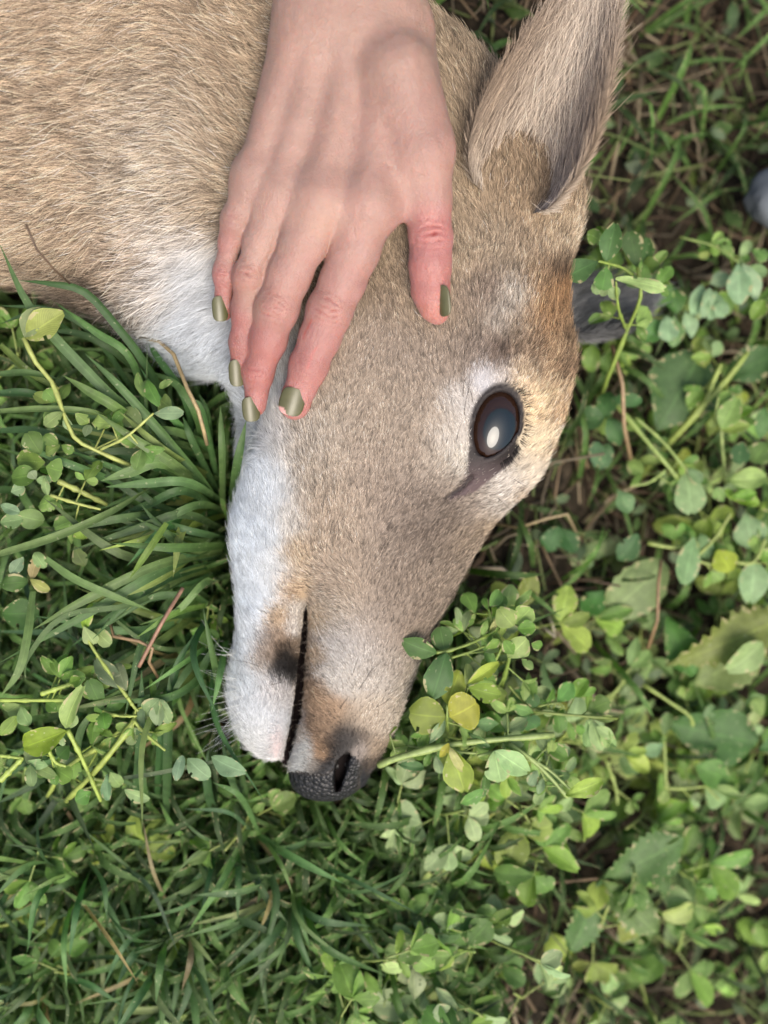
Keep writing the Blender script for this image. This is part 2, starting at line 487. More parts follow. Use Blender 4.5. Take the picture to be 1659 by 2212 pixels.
# pad is its own part
qd = d_pad[DQ].max(1)
is_pad = (qd < 0)
nos3 = seg_dist2(nos, DV[:, 0], DV[:, 1])[0]
deer = empty('deer', at(900, 900, 0.0))
tag(deer, 'tan and white deer lying on its side with one dark eye open', 'deer')
M_skin = mat_attr('deer_skin', rough=.65, spec=.35, bump=('noise', 900, .0004))
M_pad = mat_attr('nose_leather', rough=.52, spec=.38, bump=('vor', 480, .0011), mul=(300, .4))
def submesh(name, V, Q, sel, cols):
    q = Q[sel]; ids = np.unique(q); mp = np.full(len(V), -1); mp[ids] = np.arange(len(ids))
    return mesh_np(name, V[ids], mp[q], colors=cols[ids])
is_gap = (d_gap[DQ].max(1) < 3) & ~is_pad & (DV[DQ][:, :, 2].mean(1) < .0735)
body_ob = link('body', submesh('deer_body', DV, DQ, ~is_pad & ~is_gap, skin), M_skin, deer)
M_cavity_shade = mat_attr('cavity_shade', rough=.8, spec=.05)  # for mouth and nostril: recess shade put into a near-black, dull colour
mouth_ob = link('mouth', submesh('deer_mouth', DV, DQ, is_gap, np.tile(lin((24, 18, 18)), (len(DV), 1))), M_cavity_shade, deer)
padcol = np.tile(lin((24, 24, 26)), (len(DV), 1))
edge = np.clip((d_pad + 14) / 14, 0, 1)[:, None]
padcol = padcol * (1 - edge) + lin((48, 43, 40)) * edge
padcol *= np.clip((nos3 - .0008) / .0030, .12, 1)[:, None]  # pad colour darkened towards the nostril as painted recess shade
is_nos = is_pad & (nos3[DQ].max(1) < .0021)
nose_ob = link('nose', submesh('deer_nose', DV, DQ, is_pad & ~is_nos, padcol), M_pad, deer)
nostril_ob = link('nostril', submesh('deer_nostril', DV, DQ, is_nos, np.tile(lin((22, 18, 18)), (len(DV), 1))), M_cavity_shade, deer)

# eye: cornea over a dark iris with a teal cloudy pupil
def dome(name, rx, ry, rz, n=48, m=24, cut=.98):
    V = [(0, 0, rz)]; Fq = []
    for i in range(1, m + 1):
        a = i / m * math.pi * .5 * cut
        for j in range(n):
            b = 2 * math.pi * j / n
            V.append((rx * math.sin(a) * math.cos(b), ry * math.sin(a) * math.sin(b), rz * math.cos(a)))
    tri = [(0, 1 + j, 1 + (j + 1) % n) for j in range(n)]
    for i in range(m - 1):
        for j in range(n):
            a0, a1 = 1 + i * n + j, 1 + i * n + (j + 1) % n
            Fq.append((a0, a0 + n, a1 + n, a1))
    me = bpy.data.meshes.new(name); me.from_pydata(V, [], tri + Fq)
    me.polygons.foreach_set('use_smooth', [True] * len(me.polygons)); me.update()
    return me
m, n, l, b = new_mat('deer_eye')
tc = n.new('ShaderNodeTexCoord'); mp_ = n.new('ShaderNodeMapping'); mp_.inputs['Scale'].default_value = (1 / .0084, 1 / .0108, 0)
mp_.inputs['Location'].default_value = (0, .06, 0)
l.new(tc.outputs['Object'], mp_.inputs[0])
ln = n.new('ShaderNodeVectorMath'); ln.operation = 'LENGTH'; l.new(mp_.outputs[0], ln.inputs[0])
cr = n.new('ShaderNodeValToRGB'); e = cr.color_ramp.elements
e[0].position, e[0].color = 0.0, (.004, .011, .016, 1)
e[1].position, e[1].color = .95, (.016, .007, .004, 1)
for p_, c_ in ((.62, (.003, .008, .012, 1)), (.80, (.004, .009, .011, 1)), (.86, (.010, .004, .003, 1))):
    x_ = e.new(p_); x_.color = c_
no = n.new('ShaderNodeTexNoise'); no.inputs['Scale'].default_value = 260; l.new(tc.outputs['Object'], no.inputs['Vector'])
ad = n.new('ShaderNodeMath'); ad.operation = 'MULTIPLY_ADD'; ad.inputs[1].default_value = .12; ad.inputs[2].default_value = -.06
l.new(no.outputs['Fac'], ad.inputs[0]); ad2 = n.new('ShaderNodeMath'); l.new(ln.outputs['Value'], ad2.inputs[0]); l.new(ad.outputs[0], ad2.inputs[1])
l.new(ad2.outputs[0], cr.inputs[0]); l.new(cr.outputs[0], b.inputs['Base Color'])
b.inputs['Roughness'].default_value = .035; b.inputs['IOR'].default_value = 1.46
b.inputs['Coat Weight'].default_value = 0; b.inputs['Coat Roughness'].default_value = .05; b.inputs['Coat IOR'].default_value = 1.45
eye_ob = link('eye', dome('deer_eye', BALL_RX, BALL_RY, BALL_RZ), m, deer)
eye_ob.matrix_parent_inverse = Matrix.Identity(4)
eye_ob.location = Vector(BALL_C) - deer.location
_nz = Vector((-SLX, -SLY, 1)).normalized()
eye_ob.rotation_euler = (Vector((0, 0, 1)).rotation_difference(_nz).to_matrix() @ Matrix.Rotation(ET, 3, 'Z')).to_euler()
# ------------------------------------------------------------------ fur: every hair with its own lie, length and banding
FLOW = [(676,1350,-1,-.3),(674,1410,-1,-.25),(672,1460,-1,-.2),(668,1510,-1,-.1),(660,1560,-1,0),(646,1610,-1,.3),(850,900,.30,-1),(700,1100,.15,-1),(950,1150,.60,-.8),(1000,1080,.9,-.5),(900,1300,.45,-1),(750,1400,.2,-1),(800,1500,.45,-.9),(700,1500,-.35,-.9),(690,1380,-.5,-.8),(660,1640,-.8,.5),(680,1600,-.5,-.6),
 (740,1580,.1,-1),(790,1610,.8,-.6),(1000,900,-.5,-.8),(960,1000,.1,-1),(1050,800,.1,-1),(1120,800,.7,-.8),(1170,900,.75,-.75),(1150,1020,.9,-.5),(1080,1090,.9,-.4),(1200,650,.15,-1),(1100,650,.3,-1),(1000,600,-.2,-1),(950,500,-.3,-1),(1200,500,.3,-1),
 (560,1100,-.1,-1),(550,1250,-.1,-1),(600,1300,-.2,-.8),(590,1400,-.2,-1),(540,1450,-.5,-.7),(530,1560,-.4,-.4),(590,1500,.8,-.5),(570,1580,.5,-.2),(640,1330,-.6,.6),
 (600,860,-.2,-1),(460,760,-.75,.6),(430,640,-.9,.35),(350,560,-1,.2),(200,540,-1,.22),(60,520,-1,.2),(150,620,-.8,.5),(300,700,-.75,.65),(200,300,-1,.1),(0,200,-1,.1),(600,300,-.8,-.4),(900,350,-.5,-.9),(1150,350,-.1,-1),(505,940,-.4,.3)]
HLEN = [(850,900,4.2),(900,1150,4.6),(750,1400,3.6),(720,1600,3.2),(560,1150,6),(540,1540,5.5),(600,1420,4.5),(650,1640,3.2),(1073,918,4.2),(1170,930,4.5),(1200,680,7.5),(1220,780,6.5),(1100,640,5.5),(1000,560,6),(430,650,13),(470,780,11),(300,580,17),(100,540,19),(200,650,15),(200,300,18),(600,300,14),(950,400,8),(640,1330,5),(510,950,8)]
def hair_mat(name, rough=.55):
    m, n, l, b = new_mat(name)
    a = n.new('ShaderNodeAttribute'); a.attribute_name = 'col'
    l.new(a.outputs['Color'], b.inputs['Base Color'])
    b.inputs['Roughness'].default_value = rough
    b.inputs['Specular IOR Level'].default_value = .35
    tr = n.new('ShaderNodeBsdfTranslucent'); l.new(a.outputs['Color'], tr.inputs[0])
    mx = n.new('ShaderNodeMixShader'); mx.inputs[0].default_value = .25
    l.new(b.outputs[0], mx.inputs[1]); l.new(tr.outputs[0], mx.inputs[2])
    l.new(mx.outputs[0], n['Material Output'].inputs[0])
    return m
M_fur = hair_mat('deer_fur')

def hair_object(name, P, C, rad, mat, parent):
    """P (n, k, 3) points, C (n, k, 3) colours, rad (n, k)"""
    n_, k_ = P.shape[:2]
    cu = bpy.data.hair_curves.new(name)
    cu.add_curves([k_] * n_)
    cu.position_data.foreach_set('vector', np.ascontiguousarray(P, np.float32).ravel())
    a = cu.attributes.get('radius') or cu.attributes.new('radius', 'FLOAT', 'POINT')
    a.data.foreach_set('value', np.ascontiguousarray(rad, np.float32).ravel())
    a = cu.attributes.new('col', 'FLOAT_COLOR', 'POINT')
    c4 = np.ones((n_, k_, 4), np.float32); c4[..., :3] = C
    a.data.foreach_set('color', c4.ravel())
    return link(name, cu, mat, parent)

def grow(V, Q, N, count, weight_fn, seed):
    g = np.random.default_rng(seed)
    T = np.concatenate([Q[:, [0, 1, 2]], Q[:, [0, 2, 3]]])
    ar = np.linalg.norm(np.cross(V[T[:, 1]] - V[T[:, 0]], V[T[:, 2]] - V[T[:, 0]]), axis=1) * .5
    cen = V[T].mean(1); nn = N[T].mean(1)
    w = ar * weight_fn(cen, nn)
    t = g.choice(len(T), count, p=w / w.sum())
    r1, r2 = np.sqrt(g.random(count)), g.random(count)
    bc = np.stack([1 - r1, r1 * (1 - r2), r1 * r2], 1)
    p = (V[T[t]] * bc[..., None]).sum(1)
    nr = (N[T[t]] * bc[..., None]).sum(1); nr /= np.linalg.norm(nr, axis=1, keepdims=True) + 1e-9
    return g, p, nr

def fur_w(c, nn):
    d = to_d(c)
    w = np.clip((nn[:, 2] + .55) / .5, 0, 1)
    w *= (poly_sdf(NOSEPAD, d[:, 0], d[:, 1]) > -3)
    w *= (poly_sdf(GAP, d[:, 0], d[:, 1]) > 1)
    w *= eye_q(c[:, 0], c[:, 1]) > 1.15
    w *= np.where(poly_sdf(CANTHUS, d[:, 0], d[:, 1]) < -2, .03, 1)
    w *= seg_dist2(tear, c[:, 0], c[:, 1])[0] > .0009
    w *= seg_dist2(nos, c[:, 0], c[:, 1])[0] > .0032
    w *= (d[:, 0] > -330) & (d[:, 1] > -150)
    face = np.clip((d[:, 0] - 380) / 120, 0, 1) * np.clip((d[:, 1] - 480) / 60, 0, 1)
    w *= 1 + 1.6 * np.exp(-((eye_q(c[:, 0], c[:, 1]) - 1.4) / .35) ** 2)
    return w * (.45 + .55 * face) * np.where(d[:, 0] < -60, .3, 1)
NF = 400000
g, hp, hn = grow(DV, DQ, DN, NF, fur_w, 3)
hd = to_d(hp)
fl = shepard(hd, [q[:2] for q in FLOW], [q[2:4] for q in FLOW], 55)
fl /= np.linalg.norm(fl, axis=1, keepdims=True) + 1e-6
ang = np.arctan2(-fl[:, 1], fl[:, 0])
clump = vnoise(hp, 260, 5)
ang += .28 * vnoise(hp, 90, 1) + .22 * g.standard_normal(NF) + .25 * clump
dirv = np.stack([np.cos(ang), np.sin(ang), np.zeros(NF)], 1)
dirv -= hn * (dirv * hn).sum(1, keepdims=True)
dirv /= np.linalg.norm(dirv, axis=1, keepdims=True) + 1e-9
ln_ = shepard(hd, [q[:2] for q in HLEN], [q[2] for q in HLEN], 70)[:, 0] * .00068 * g.uniform(.65, 1.15, NF)
qe = eye_q(hp[:, 0], hp[:, 1])
ln_ *= np.clip((qe - 1.0) / .9, .6, 1)
guard = g.random(NF) < .05
ln_[guard] *= 1.7
lift = (.24 + .22 * guard + .10 * clump + .10 * g.standard_normal(NF)).clip(.06, .8)
ln_ *= np.clip(poly_sdf(GAP, hd[:, 0], hd[:, 1]) / 22, .7, 1)
KP = 4
tt = np.linspace(0, 1, KP)
base = hp - hn * .0003
bend = g.standard_normal((NF, 1)) * .12
side = np.cross(hn, dirv)
P = (base[:, None] + (ln_[:, None] * tt)[..., None] * dirv[:, None]
     + (ln_[:, None] * (lift[:, None] * tt * (1.15 - .5 * tt)))[..., None] * hn[:, None]
     + (ln_[:, None] * bend * tt ** 2)[..., None] * side[:, None])
droop = (ln_ * np.clip((ln_ - .008) / .012, 0, 1) * .25)[:, None] * tt ** 2
P[..., 2] -= droop
tip = coat(hd + g.normal(0, 6, (NF, 2)))
lum = tip.mean(1)
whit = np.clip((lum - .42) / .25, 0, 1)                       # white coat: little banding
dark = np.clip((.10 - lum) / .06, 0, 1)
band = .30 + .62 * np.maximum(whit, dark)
fa = np.arctan2(-fl[:, 1], fl[:, 0]); _u = hp[:, 0] * np.cos(fa) + hp[:, 1] * np.sin(fa); _w = -hp[:, 0] * np.sin(fa) + hp[:, 1] * np.cos(fa)
tuftn = vnoise(np.stack([_u * 700, _w * 2100, hp[:, 2] * 500], 1), 1.0, 12)
speck = np.exp(np.where(whit > .5, .18, .50) * tuftn + np.where(whit > .5, .17, .36) * g.standard_normal(NF) + .18 * clump)
mott = 1 + .05 * vnoise(hp, 45, 8) + .06 * vnoise(hp, 110, 9)
long_ = np.clip((ln_ - .007) / .006, 0, 1)
tipc = tip * (1 + .35 * long_ * (1 - whit))[:, None] * (speck * mott * np.where(whit > 0, 1.68 - .78 * whit, np.interp(lum, [.05, .16, .3], [.95, 1.36, 1.68])))[:, None]
_gy = tipc.mean(1, keepdims=True); tipc = _gy + (tipc - _gy) * (.80 + .2 * whit)[:, None]
ink = g.random(NF) < (.14 + .22 * (tuftn < -.25)) * (1 - whit) + .03
tipc[ink] *= .34
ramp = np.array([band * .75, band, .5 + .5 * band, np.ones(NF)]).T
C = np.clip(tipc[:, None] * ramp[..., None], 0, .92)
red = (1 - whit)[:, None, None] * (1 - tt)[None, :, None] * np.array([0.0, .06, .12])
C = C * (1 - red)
thick = .000062 + .000018 * np.clip((ln_ - .005) / .01, 0, 1)
rad = thick[:, None] * np.array([1, 1, .8, .25])[None]
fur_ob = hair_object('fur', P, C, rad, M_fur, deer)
tag(fur_ob, kind='stuff')
# ------------------------------------------------------------------ ears, lashes, whiskers
def ear(base, tip, width, roll, cup, rim_c, in_c, seed, nfur, bend=(0, 0, 0)):
    """a cupped ear with thickness, from its base to its tip"""
    x, y, z, L = frame0(np.asarray(base, float), tip, roll)
    nu, nv = 17, 26
    lay = []
    for s_, off in ((1, 0.0), (-1, .0022)):
        for j in range(nv):
            t = j / (nv - 1)
            w = width * .5 * (.50 * (1 - t) ** 2 + math.sin(math.pi * t ** .62) ** .85)
            if j == nv - 1: w = .0008
            for i in range(nu):
                u = -1 + 2 * i / (nu - 1)
                a = u * (1.5 - .9 * t)
                px_ = math.sin(a) / (1.5 - .9 * t) * w
                pz = (1 - math.cos(a)) * w * cup * 1.6 - .06 * L * t * t
                lay.append(np.asarray(base) + x * px_ + y * (t * L) + z * (pz - off) + np.asarray(bend) * t * t)
    V = np.array(lay); Q = []
    o = nu * nv
    for j in range(nv - 1):
        for i in range(nu - 1):
            a0 = j * nu + i
            Q.append((a0, a0 + 1, a0 + nu + 1, a0 + nu)); Q.append((o + a0, o + a0 + nu, o + a0 + nu + 1, o + a0 + 1))
    ring = list(range(nu)) + [j * nu + nu - 1 for j in range(1, nv)] + [(nv - 1) * nu + i for i in range(nu - 2, -1, -1)] + [j * nu for j in range(nv - 2, 0, -1)]
    for i in range(len(ring)):
        a0, a1 = ring[i], ring[(i + 1) % len(ring)]
        Q.append((a1, a0, a0 + o, a1 + o))
    Q = np.array(Q)
    N = vnormals(V, Q)
    lv_ = np.tile(np.array([(-1 + 2 * i / (nu - 1), j / (nv - 1)) for j in range(nv) for i in range(nu)]), (2, 1))
    e_ = np.clip(np.abs(lv_[:, :1]) * 1.2 - .5 + lv_[:, 1:] * .4, 0, 1)
    cc = lin(in_c) * (1 - e_) + lin(rim_c) * e_
    ob = link('ear', mesh_np('deer_ear', V, Q, colors=cc * .6), M_skin, deer)
    g, p, nr = grow(V, Q, N, nfur, lambda c, nn: np.ones(len(c)), seed)
    d_ = y[None] + .25 * g.standard_normal((nfur, 3)); d_ -= nr * (d_ * nr).sum(1, keepdims=True); d_ /= np.linalg.norm(d_, axis=1, keepdims=True)
    l_ = .007 * g.uniform(.6, 1.2, nfur)
    tt_ = np.linspace(0, 1, 4)
    inn = ((nr @ z) > .2) & (g.random(nfur) < .35); l_[inn] *= 2.2
    P_ = p[:, None] + (l_[:, None] * tt_)[..., None] * d_[:, None] + (l_[:, None] * .35 * tt_)[..., None] * nr[:, None]
    tpar = np.clip(((p - base) @ y) / L, 0, 1); upar = np.clip(np.abs((p - base) @ x) / (width * .5), 0, 1)
    e2 = np.clip(upar * 1.2 - .5 + tpar * .4, 0, 1)[:, None]
    c_ = (lin(in_c) * (1 - e2) + lin(rim_c) * e2) * np.exp(.25 * g.standard_normal((nfur, 1))) * 1.3
    h_ = hair_object('ear_fur', P_, np.clip(c_[:, None] * np.array([.5, .7, .9, 1])[None, :, None], 0, .9), np.full((nfur, 4), .00009) * np.array([1, 1, .8, .3]), M_fur, None)
    h_.parent = ob; h_.matrix_parent_inverse = ob.matrix_world.inverted(); tag(h_, kind='stuff')
def frame0(base, tip, roll=0.0):
    y = np.asarray(tip, float) - base; L = np.linalg.norm(y); y /= L
    x = np.cross(y, (0, 0, 1.)); x /= np.linalg.norm(x); z = np.cross(x, y)
    c, s = math.cos(roll), math.sin(roll)
    return c * x + s * z, y, -s * x + c * z, L
ear(at(1120, 450, .074), at(1330, -150, .112), .052, R(10), .95, (120, 98, 74), (190, 178, 164), 61, 9000)
ear(at(1190, 705, .030), at(1430, 620, -.004), .040, R(20), .35, (62, 61, 60), (112, 113, 114), 62, 6000)

def strands(name, items, mat_c, parent, rad_=.00012, seed=0, sag=.0):
    """items: (root xyz, direction xyz, length)"""
    g = np.random.default_rng(seed)
    k = 7; tt_ = np.linspace(0, 1, k)
    P_, C_ = [], []
    for r_, d_, L in items:
        d_ = np.asarray(d_, float) / np.linalg.norm(d_); s_ = np.cross(d_, (0, 0, 1.)) * g.normal(0, .18)
        P_.append(r_ + np.outer(tt_ * L, d_) + np.outer(tt_ ** 2 * L, s_) + np.outer(tt_ ** 2 * L, (0, 0, -sag)))
        C_.append(np.tile(mat_c * np.exp(g.normal(0, .15)), (k, 1)))
    ob = hair_object(name, np.array(P_), np.array(C_), np.full((len(items), k), rad_) * np.linspace(1, .25, k), M_fur, None)
    ob.parent = parent; ob.matrix_parent_inverse = parent.matrix_world.inverted()
    return tag(ob, kind='stuff')
bpy.context.view_layer.update()
g = np.random.default_rng(77)
it = []
for k in range(120):                                                   # lashes along the upper lid
    a = R(g.uniform(-62, 98)); rr = 1.10 + g.uniform(0, .10)
    lx_, ly_ = EA * rr * math.cos(a), EB * rr * math.sin(a)
    c_, s_ = math.cos(ET), math.sin(ET)
    wx, wy = c_ * lx_ - s_ * ly_, s_ * lx_ + c_ * ly_
    p_ = E_C + np.array([wx, wy, 0]); p_[2] = max(float(top_z(p_[0], p_[1])) - .0005, E_C[2] - .005 + SLX * wx)
    out_ = np.array([wx, wy, 0]) / math.hypot(wx, wy)
    dr = out_ * .9 + np.array([.35, -.55, .25]) + g.normal(0, .16, 3)
    it.append((p_, dr, g.uniform(.003, .0062)))
strands('eyelash', it, lin((22, 18, 16)), eye_ob, .00013, 1)
it = []
for k in range(46):                                                    # pale chin whiskers
    t = g.random(); px_, py_ = 500 + 25 * math.sin(t * 3) + g.normal(0, 8), 1395 + 235 * t
    p_ = on_deer(px_, py_); dr = np.array([-1, .35 - 1.1 * t + g.normal(0, .22), g.uniform(-.15, .25)])
    it.append((p_ - np.array([0, 0, .002]), dr, g.uniform(.008, .024)))
strands('whisker', it, lin((226, 228, 224)) * .8, deer, .00010, 2, .15)
it = []
for px_, py_, dx_, dy_, L in [(793,1462,.5,-1,.011),(775,1490,.6,-1,.012),(838,1500,1,-.6,.013),(812,1528,1,-.45,.014),(790,1510,1,-.8,.010),(850,1540,1,-.2,.012),(760,1460,.4,-1,.010),(560,1440,-1,-.5,.012),(585,1480,.9,-.3,.014),(640,1440,.8,.4,.008),(625,1400,.9,.3,.008),(735,1530,.6,-1,.010),
                              (1000,862,.05,-1,.020),(1003,900,0,-1,.026),(1010,860,.12,-1,.014),(990,1005,-.5,.9,.011),(985,960,.1,-1,.010),(975,985,-.3,-1,.008),(1020,870,.1,-1,.009),(980,890,-.1,-1,.008),(1075,1075,1,.9,.008),(1110,1035,1,.7,.009),(880,1480,1,-.7,.010)]:
    it.append((on_deer(px_, py_), np.array([dx_, -dy_, .25]), L))
strands('whisker', it, lin((44, 36, 32)), deer, .00011, 3)
# ragged hair along the lips, hanging into the mouth
it = []
for k in range(110):
    t = g.random(); y_ = 1330 + 330 * t
    if g.random() < .5:
        x_ = np.interp(y_, [1330, 1400, 1500, 1580, 1660], [670, 668, 662, 648, 626]) + g.uniform(0, 5)
        dr = (-1, -.1 + g.normal(0, .3), .1); c_sel = 1
    else:
        x_ = np.interp(y_, [1330, 1400, 1500, 1580, 1660], [650, 641, 630, 620, 610]) - g.uniform(0, 5)
        dr = (.8, .5 + g.normal(0, .3), .15); c_sel = 0
    it.append((on_deer(x_, y_) - np.array([0, 0, .001]), np.array(dr), g.uniform(.001, .0045)))
strands('lip_hair', it, lin((190, 176, 158)) * .6, deer, .00006, 4)
# ------------------------------------------------------------------ the person: a hand resting on the deer's cheek, wrist and forearm
CHAINS = {   # photo x, photo y, radius in photo units, press (share of the radius above the coat), extra lift in metres
 'index': [(637,872,36,.80,0),(668,790,41,.85,0),(690,730,44,.9,.001),(712,672,48,.95,.003),(740,606,49,1,.004),(765,545,52,1,.005),(800,440,58,1.1,.008)],
 'middle': [(551,878,25,.7,0),(558,805,33,.8,.001),(578,735,41,.9,.003),(597,668,46,1,.005),(625,592,47,1,.006),(655,525,50,1,.007),(695,430,56,1.1,.010)],
 'ring': [(517,812,22,.7,0),(523,740,26,.8,.001),(530,670,30,.9,.002),(539,600,34,1,.004),(566,516,38,1,.006),(608,420,48,1.1,.009)],
 'pinky': [(483,674,22,.8,0),(486,592,23,.9,.001),(498,520,25,1,.003),(508,478,28,1,.004),(548,385,40,1.1,.007)],
 'thumb': [(946,681,21,.8,0),(938,664,30,.85,0),(930,628,39,.9,.001),(929,573,42,1,.002),(931,516,45,1,.003),(928,430,46,1.1,.005),(915,330,54,1.15,.008),(860,150,72,1.2,.010)],
}
PZ = {}
def chain(name):
    out = []
    for px, py, r, press, ex in CHAINS[name]:
        r_m = r * k_at(.115)
        p = on_deer(px, py, r_m * press + ex, .115)
        out.append((p, r_m))
    return out
FCH = {k: chain(k) for k in CHAINS}
# keep the finger arcs smooth: no joint may dip more than a finger bends
for k, c in FCH.items():
    z = np.array([p[2] for p, _ in c])
    for _ in range(2):
        z[1:-1] = .5 * z[1:-1] + .25 * (z[:-2] + z[2:])
    if k in ('ring', 'pinky', 'middle'):
        z = np.maximum(z, z[-1] - np.array([.030, .024, .018, .012, .008, .004, 0][-len(z):]))
    FCH[k] = [(at(CHAINS[k][i][0], CHAINS[k][i][1], z[i]), c[i][1]) for i in range(len(c))]
MCP = [FCH[k][-1] for k in ('index', 'middle', 'ring', 'pinky')]
wz = float(np.mean([m_[0][2] for m_ in MCP]))
WR = at(748, 40, wz + .002)
HH = .0008
hx = np.arange(at(430, 0, .11)[0], at(1010, 0, .11)[0], HH)
hy = np.arange(at(0, 935, .11)[1], at(0, -420, .11)[1], HH)
zlo = min(p[2] - r for c in FCH.values() for p, r in c) - .004
hz = np.arange(zlo, wz + .034, HH)
HF = np.full((len(hx), len(hy), len(hz)), .02, np.float32)
def cone_into(Fd, a, ra, b, rb, k, flat=1.0):
    """tapered capsule joined smoothly into the field; flat < 1 makes it thinner in z"""
    pad = max(ra, rb) + .012
    lo = np.minimum(a, b) - pad; hi = np.maximum(a, b) + pad
    s = []
    for arr, q0, q1 in ((hx, lo[0], hi[0]), (hy, lo[1], hi[1]), (hz, lo[2], hi[2])):
        i0 = int(np.searchsorted(arr, q0)); i1 = int(np.searchsorted(arr, q1))
        if i1 <= i0: return
        s.append(slice(i0, i1))
    Xs, Ys, Zs = np.meshgrid(hx[s[0]], hy[s[1]], hz[s[2]], indexing='ij', sparse=True)
    d = b - a; L2 = (d ** 2).sum() + 1e-12
    t = np.clip(((Xs - a[0]) * d[0] + (Ys - a[1]) * d[1] + (Zs - a[2]) * d[2]) / L2, 0, 1)
    q = np.sqrt((Xs - a[0] - t * d[0]) ** 2 + (Ys - a[1] - t * d[1]) ** 2 + ((Zs - a[2] - t * d[2]) / flat) ** 2) - (ra + (rb - ra) * t)
    Fd[tuple(s)] = smin(Fd[tuple(s)], q.astype(np.float32), np.float32(k))
fingers = []
for name in CHAINS:
    Fd = np.full(HF.shape, .02, np.float32)
    c = FCH[name]
    for i in range(len(c) - 1):
        cone_into(Fd, c[i][0], c[i][1], c[i + 1][0], c[i + 1][1], .0035, .92)
    for i in ({'index': (1, 3), 'middle': (1, 3), 'ring': (1, 3), 'pinky': (1, 3), 'thumb': (3,)}[name]):   # knuckle swell
        p, r = c[i]; cone_into(Fd, p + np.array([0, 0, r * .18]), r * .86, p + np.array([0, .001, r * .18]), r * .86, .004)
    fingers.append(Fd)
Fp = np.full(HF.shape, .02, np.float32)
carp = [WR + np.array([.016, 0, 0]), WR + np.array([.006, 0, .001]), WR + np.array([-.006, 0, .001]), WR + np.array([-.016, 0, -.001])]
for (mp2, r), cp in zip(MCP, carp):                                   # metacarpals and back of the hand
    cone_into(Fp, mp2 - np.array([0, 0, .001]), r * .92, cp, .0125, .012, .85)
    cone_into(Fp, mp2 + np.array([0, 0, r * .22]), r * .66, mp2 + np.array([0, .004, r * .2]), r * .66, .006)
for (m1, r1), (m2, r2) in zip(MCP[:-1], MCP[1:]):
    cone_into(Fp, m1 - np.array([0, 0, .002]), r1 * .8, m2 - np.array([0, 0, .002]), r2 * .8, .010, .8)
th = FCH['thumb']
cone_into(Fp, th[-2][0], th[-2][1], carp[0] + np.array([.006, -.006, -.002]), .014, .012, .9)
web_a = FCH['index'][-1][0] - np.array([0, 0, .006])
cone_into(Fp, web_a + np.array([.004, .012, 0]), .008, th[-2][0] + np.array([-.004, .004, -.003]), .008, .016, .8)
# tendons
for (mp2, r), cp in zip(MCP, carp):
    cone_into(Fp, mp2 + np.array([0, .004, r * .55]), .0035, cp + np.array([0, 0, .0085]), .0030, .006)
# forearm
ELB = WR + np.array([.018, .30, .03])
fd = (ELB - WR) / np.linalg.norm(ELB - WR)
for dx in (-.012, 0, .012):
    cone_into(Fp, WR + np.array([dx, -.004, 0]), .0145, WR + fd * .12 + np.array([dx * 1.3, 0, 0]), .019, .012, .95)
HF = fingers[0]
for Fd in fingers[1:4]:
    HF = smin(HF, Fd, np.float32(.0004))
HF = smin(HF, Fp, np.float32(.007))
HF = smin(HF, fingers[4], np.float32(.008))
HV, HQ = surface_nets(HF, np.array([hx[0], hy[0], hz[0]]), HH)
del HF, fingers, Fp
for _ in range(3):                                                    # relax the skin
    acc = np.zeros_like(HV); cnt = np.zeros(len(HV))
    for a, b in ((0, 1), (1, 2), (2, 3), (3, 0)):
        for i in range(3):
            acc[:, i] += np.bincount(HQ[:, a], HV[HQ[:, b], i], len(HV)) + np.bincount(HQ[:, b], HV[HQ[:, a], i], len(HV))
        cnt += np.bincount(HQ[:, a], minlength=len(HV)) + np.bincount(HQ[:, b], minlength=len(HV))
    HV = HV * .5 + .5 * acc / cnt[:, None]
HN = vnormals(HV, HQ)
if (HN[:, 2] * (HV[:, 2] - HV[:, 2].mean())).sum() < 0:
    HQ = HQ[:, ::-1]; HN = -HN
# creases and folds over the joints
disp = np.zeros(len(HV)); pink = np.zeros(len(HV)); crease = np.zeros(len(HV))
def frame_of(name, i):
    c = FCH[name]; a = c[max(i - 1, 0)][0]; b = c[min(i + 1, len(c) - 1)][0]
    ax = (b - a); ax[2] *= .3; ax /= np.linalg.norm(ax)
    sd = np.cross(ax, (0, 0, 1.)); sd /= np.linalg.norm(sd)
    return c[i][0], c[i][1], ax, sd
for name, i, kind in (('index', 3, 1), ('middle', 3, 1), ('ring', 3, .8), ('pinky', 3, .5), ('thumb', 4, 1.1), ('index', 1, .45), ('middle', 1, .4), ('ring', 1, .4), ('pinky', 1, .5)):
    p, r, ax, sd = frame_of(name, i)
    v = HV - p
    l_, w_ = v @ ax, v @ sd
    dors = np.clip(HN[:, 2], 0, 1) * (v[:, 2] > 0)
    win = np.exp(-(l_ / (r * .62)) ** 2) * np.exp(-(w_ / (r * .75)) ** 2) * dors
    sd_n = len(name) * 7 + i
    bow = l_ + (w_ ** 2) / (r * 3.4) * np.tanh(l_ / .002)
    wob = bow + .0011 * vnoise(HV, 230, sd_n) + .0005 * vnoise(HV, 600, sd_n + 1)
    wr = np.sin(wob * 2 * math.pi / (.0021 + .0003 * (sd_n % 4)) + sd_n)
    cut = np.clip(wr - .2, 0, 1) ** 1.2 * np.clip(.8 + .9 * vnoise(HV, 300, sd_n + 2), .2, 1.4)
    disp -= .0012 * kind * cut * win
    crease += cut * win * kind
    pink += np.exp(-(l_ / (r * .8)) ** 2) * np.exp(-(w_ / (r * .85)) ** 2) * dors * (.9 if i >= 3 else .5) * (1 if name != 'pinky' else .7)
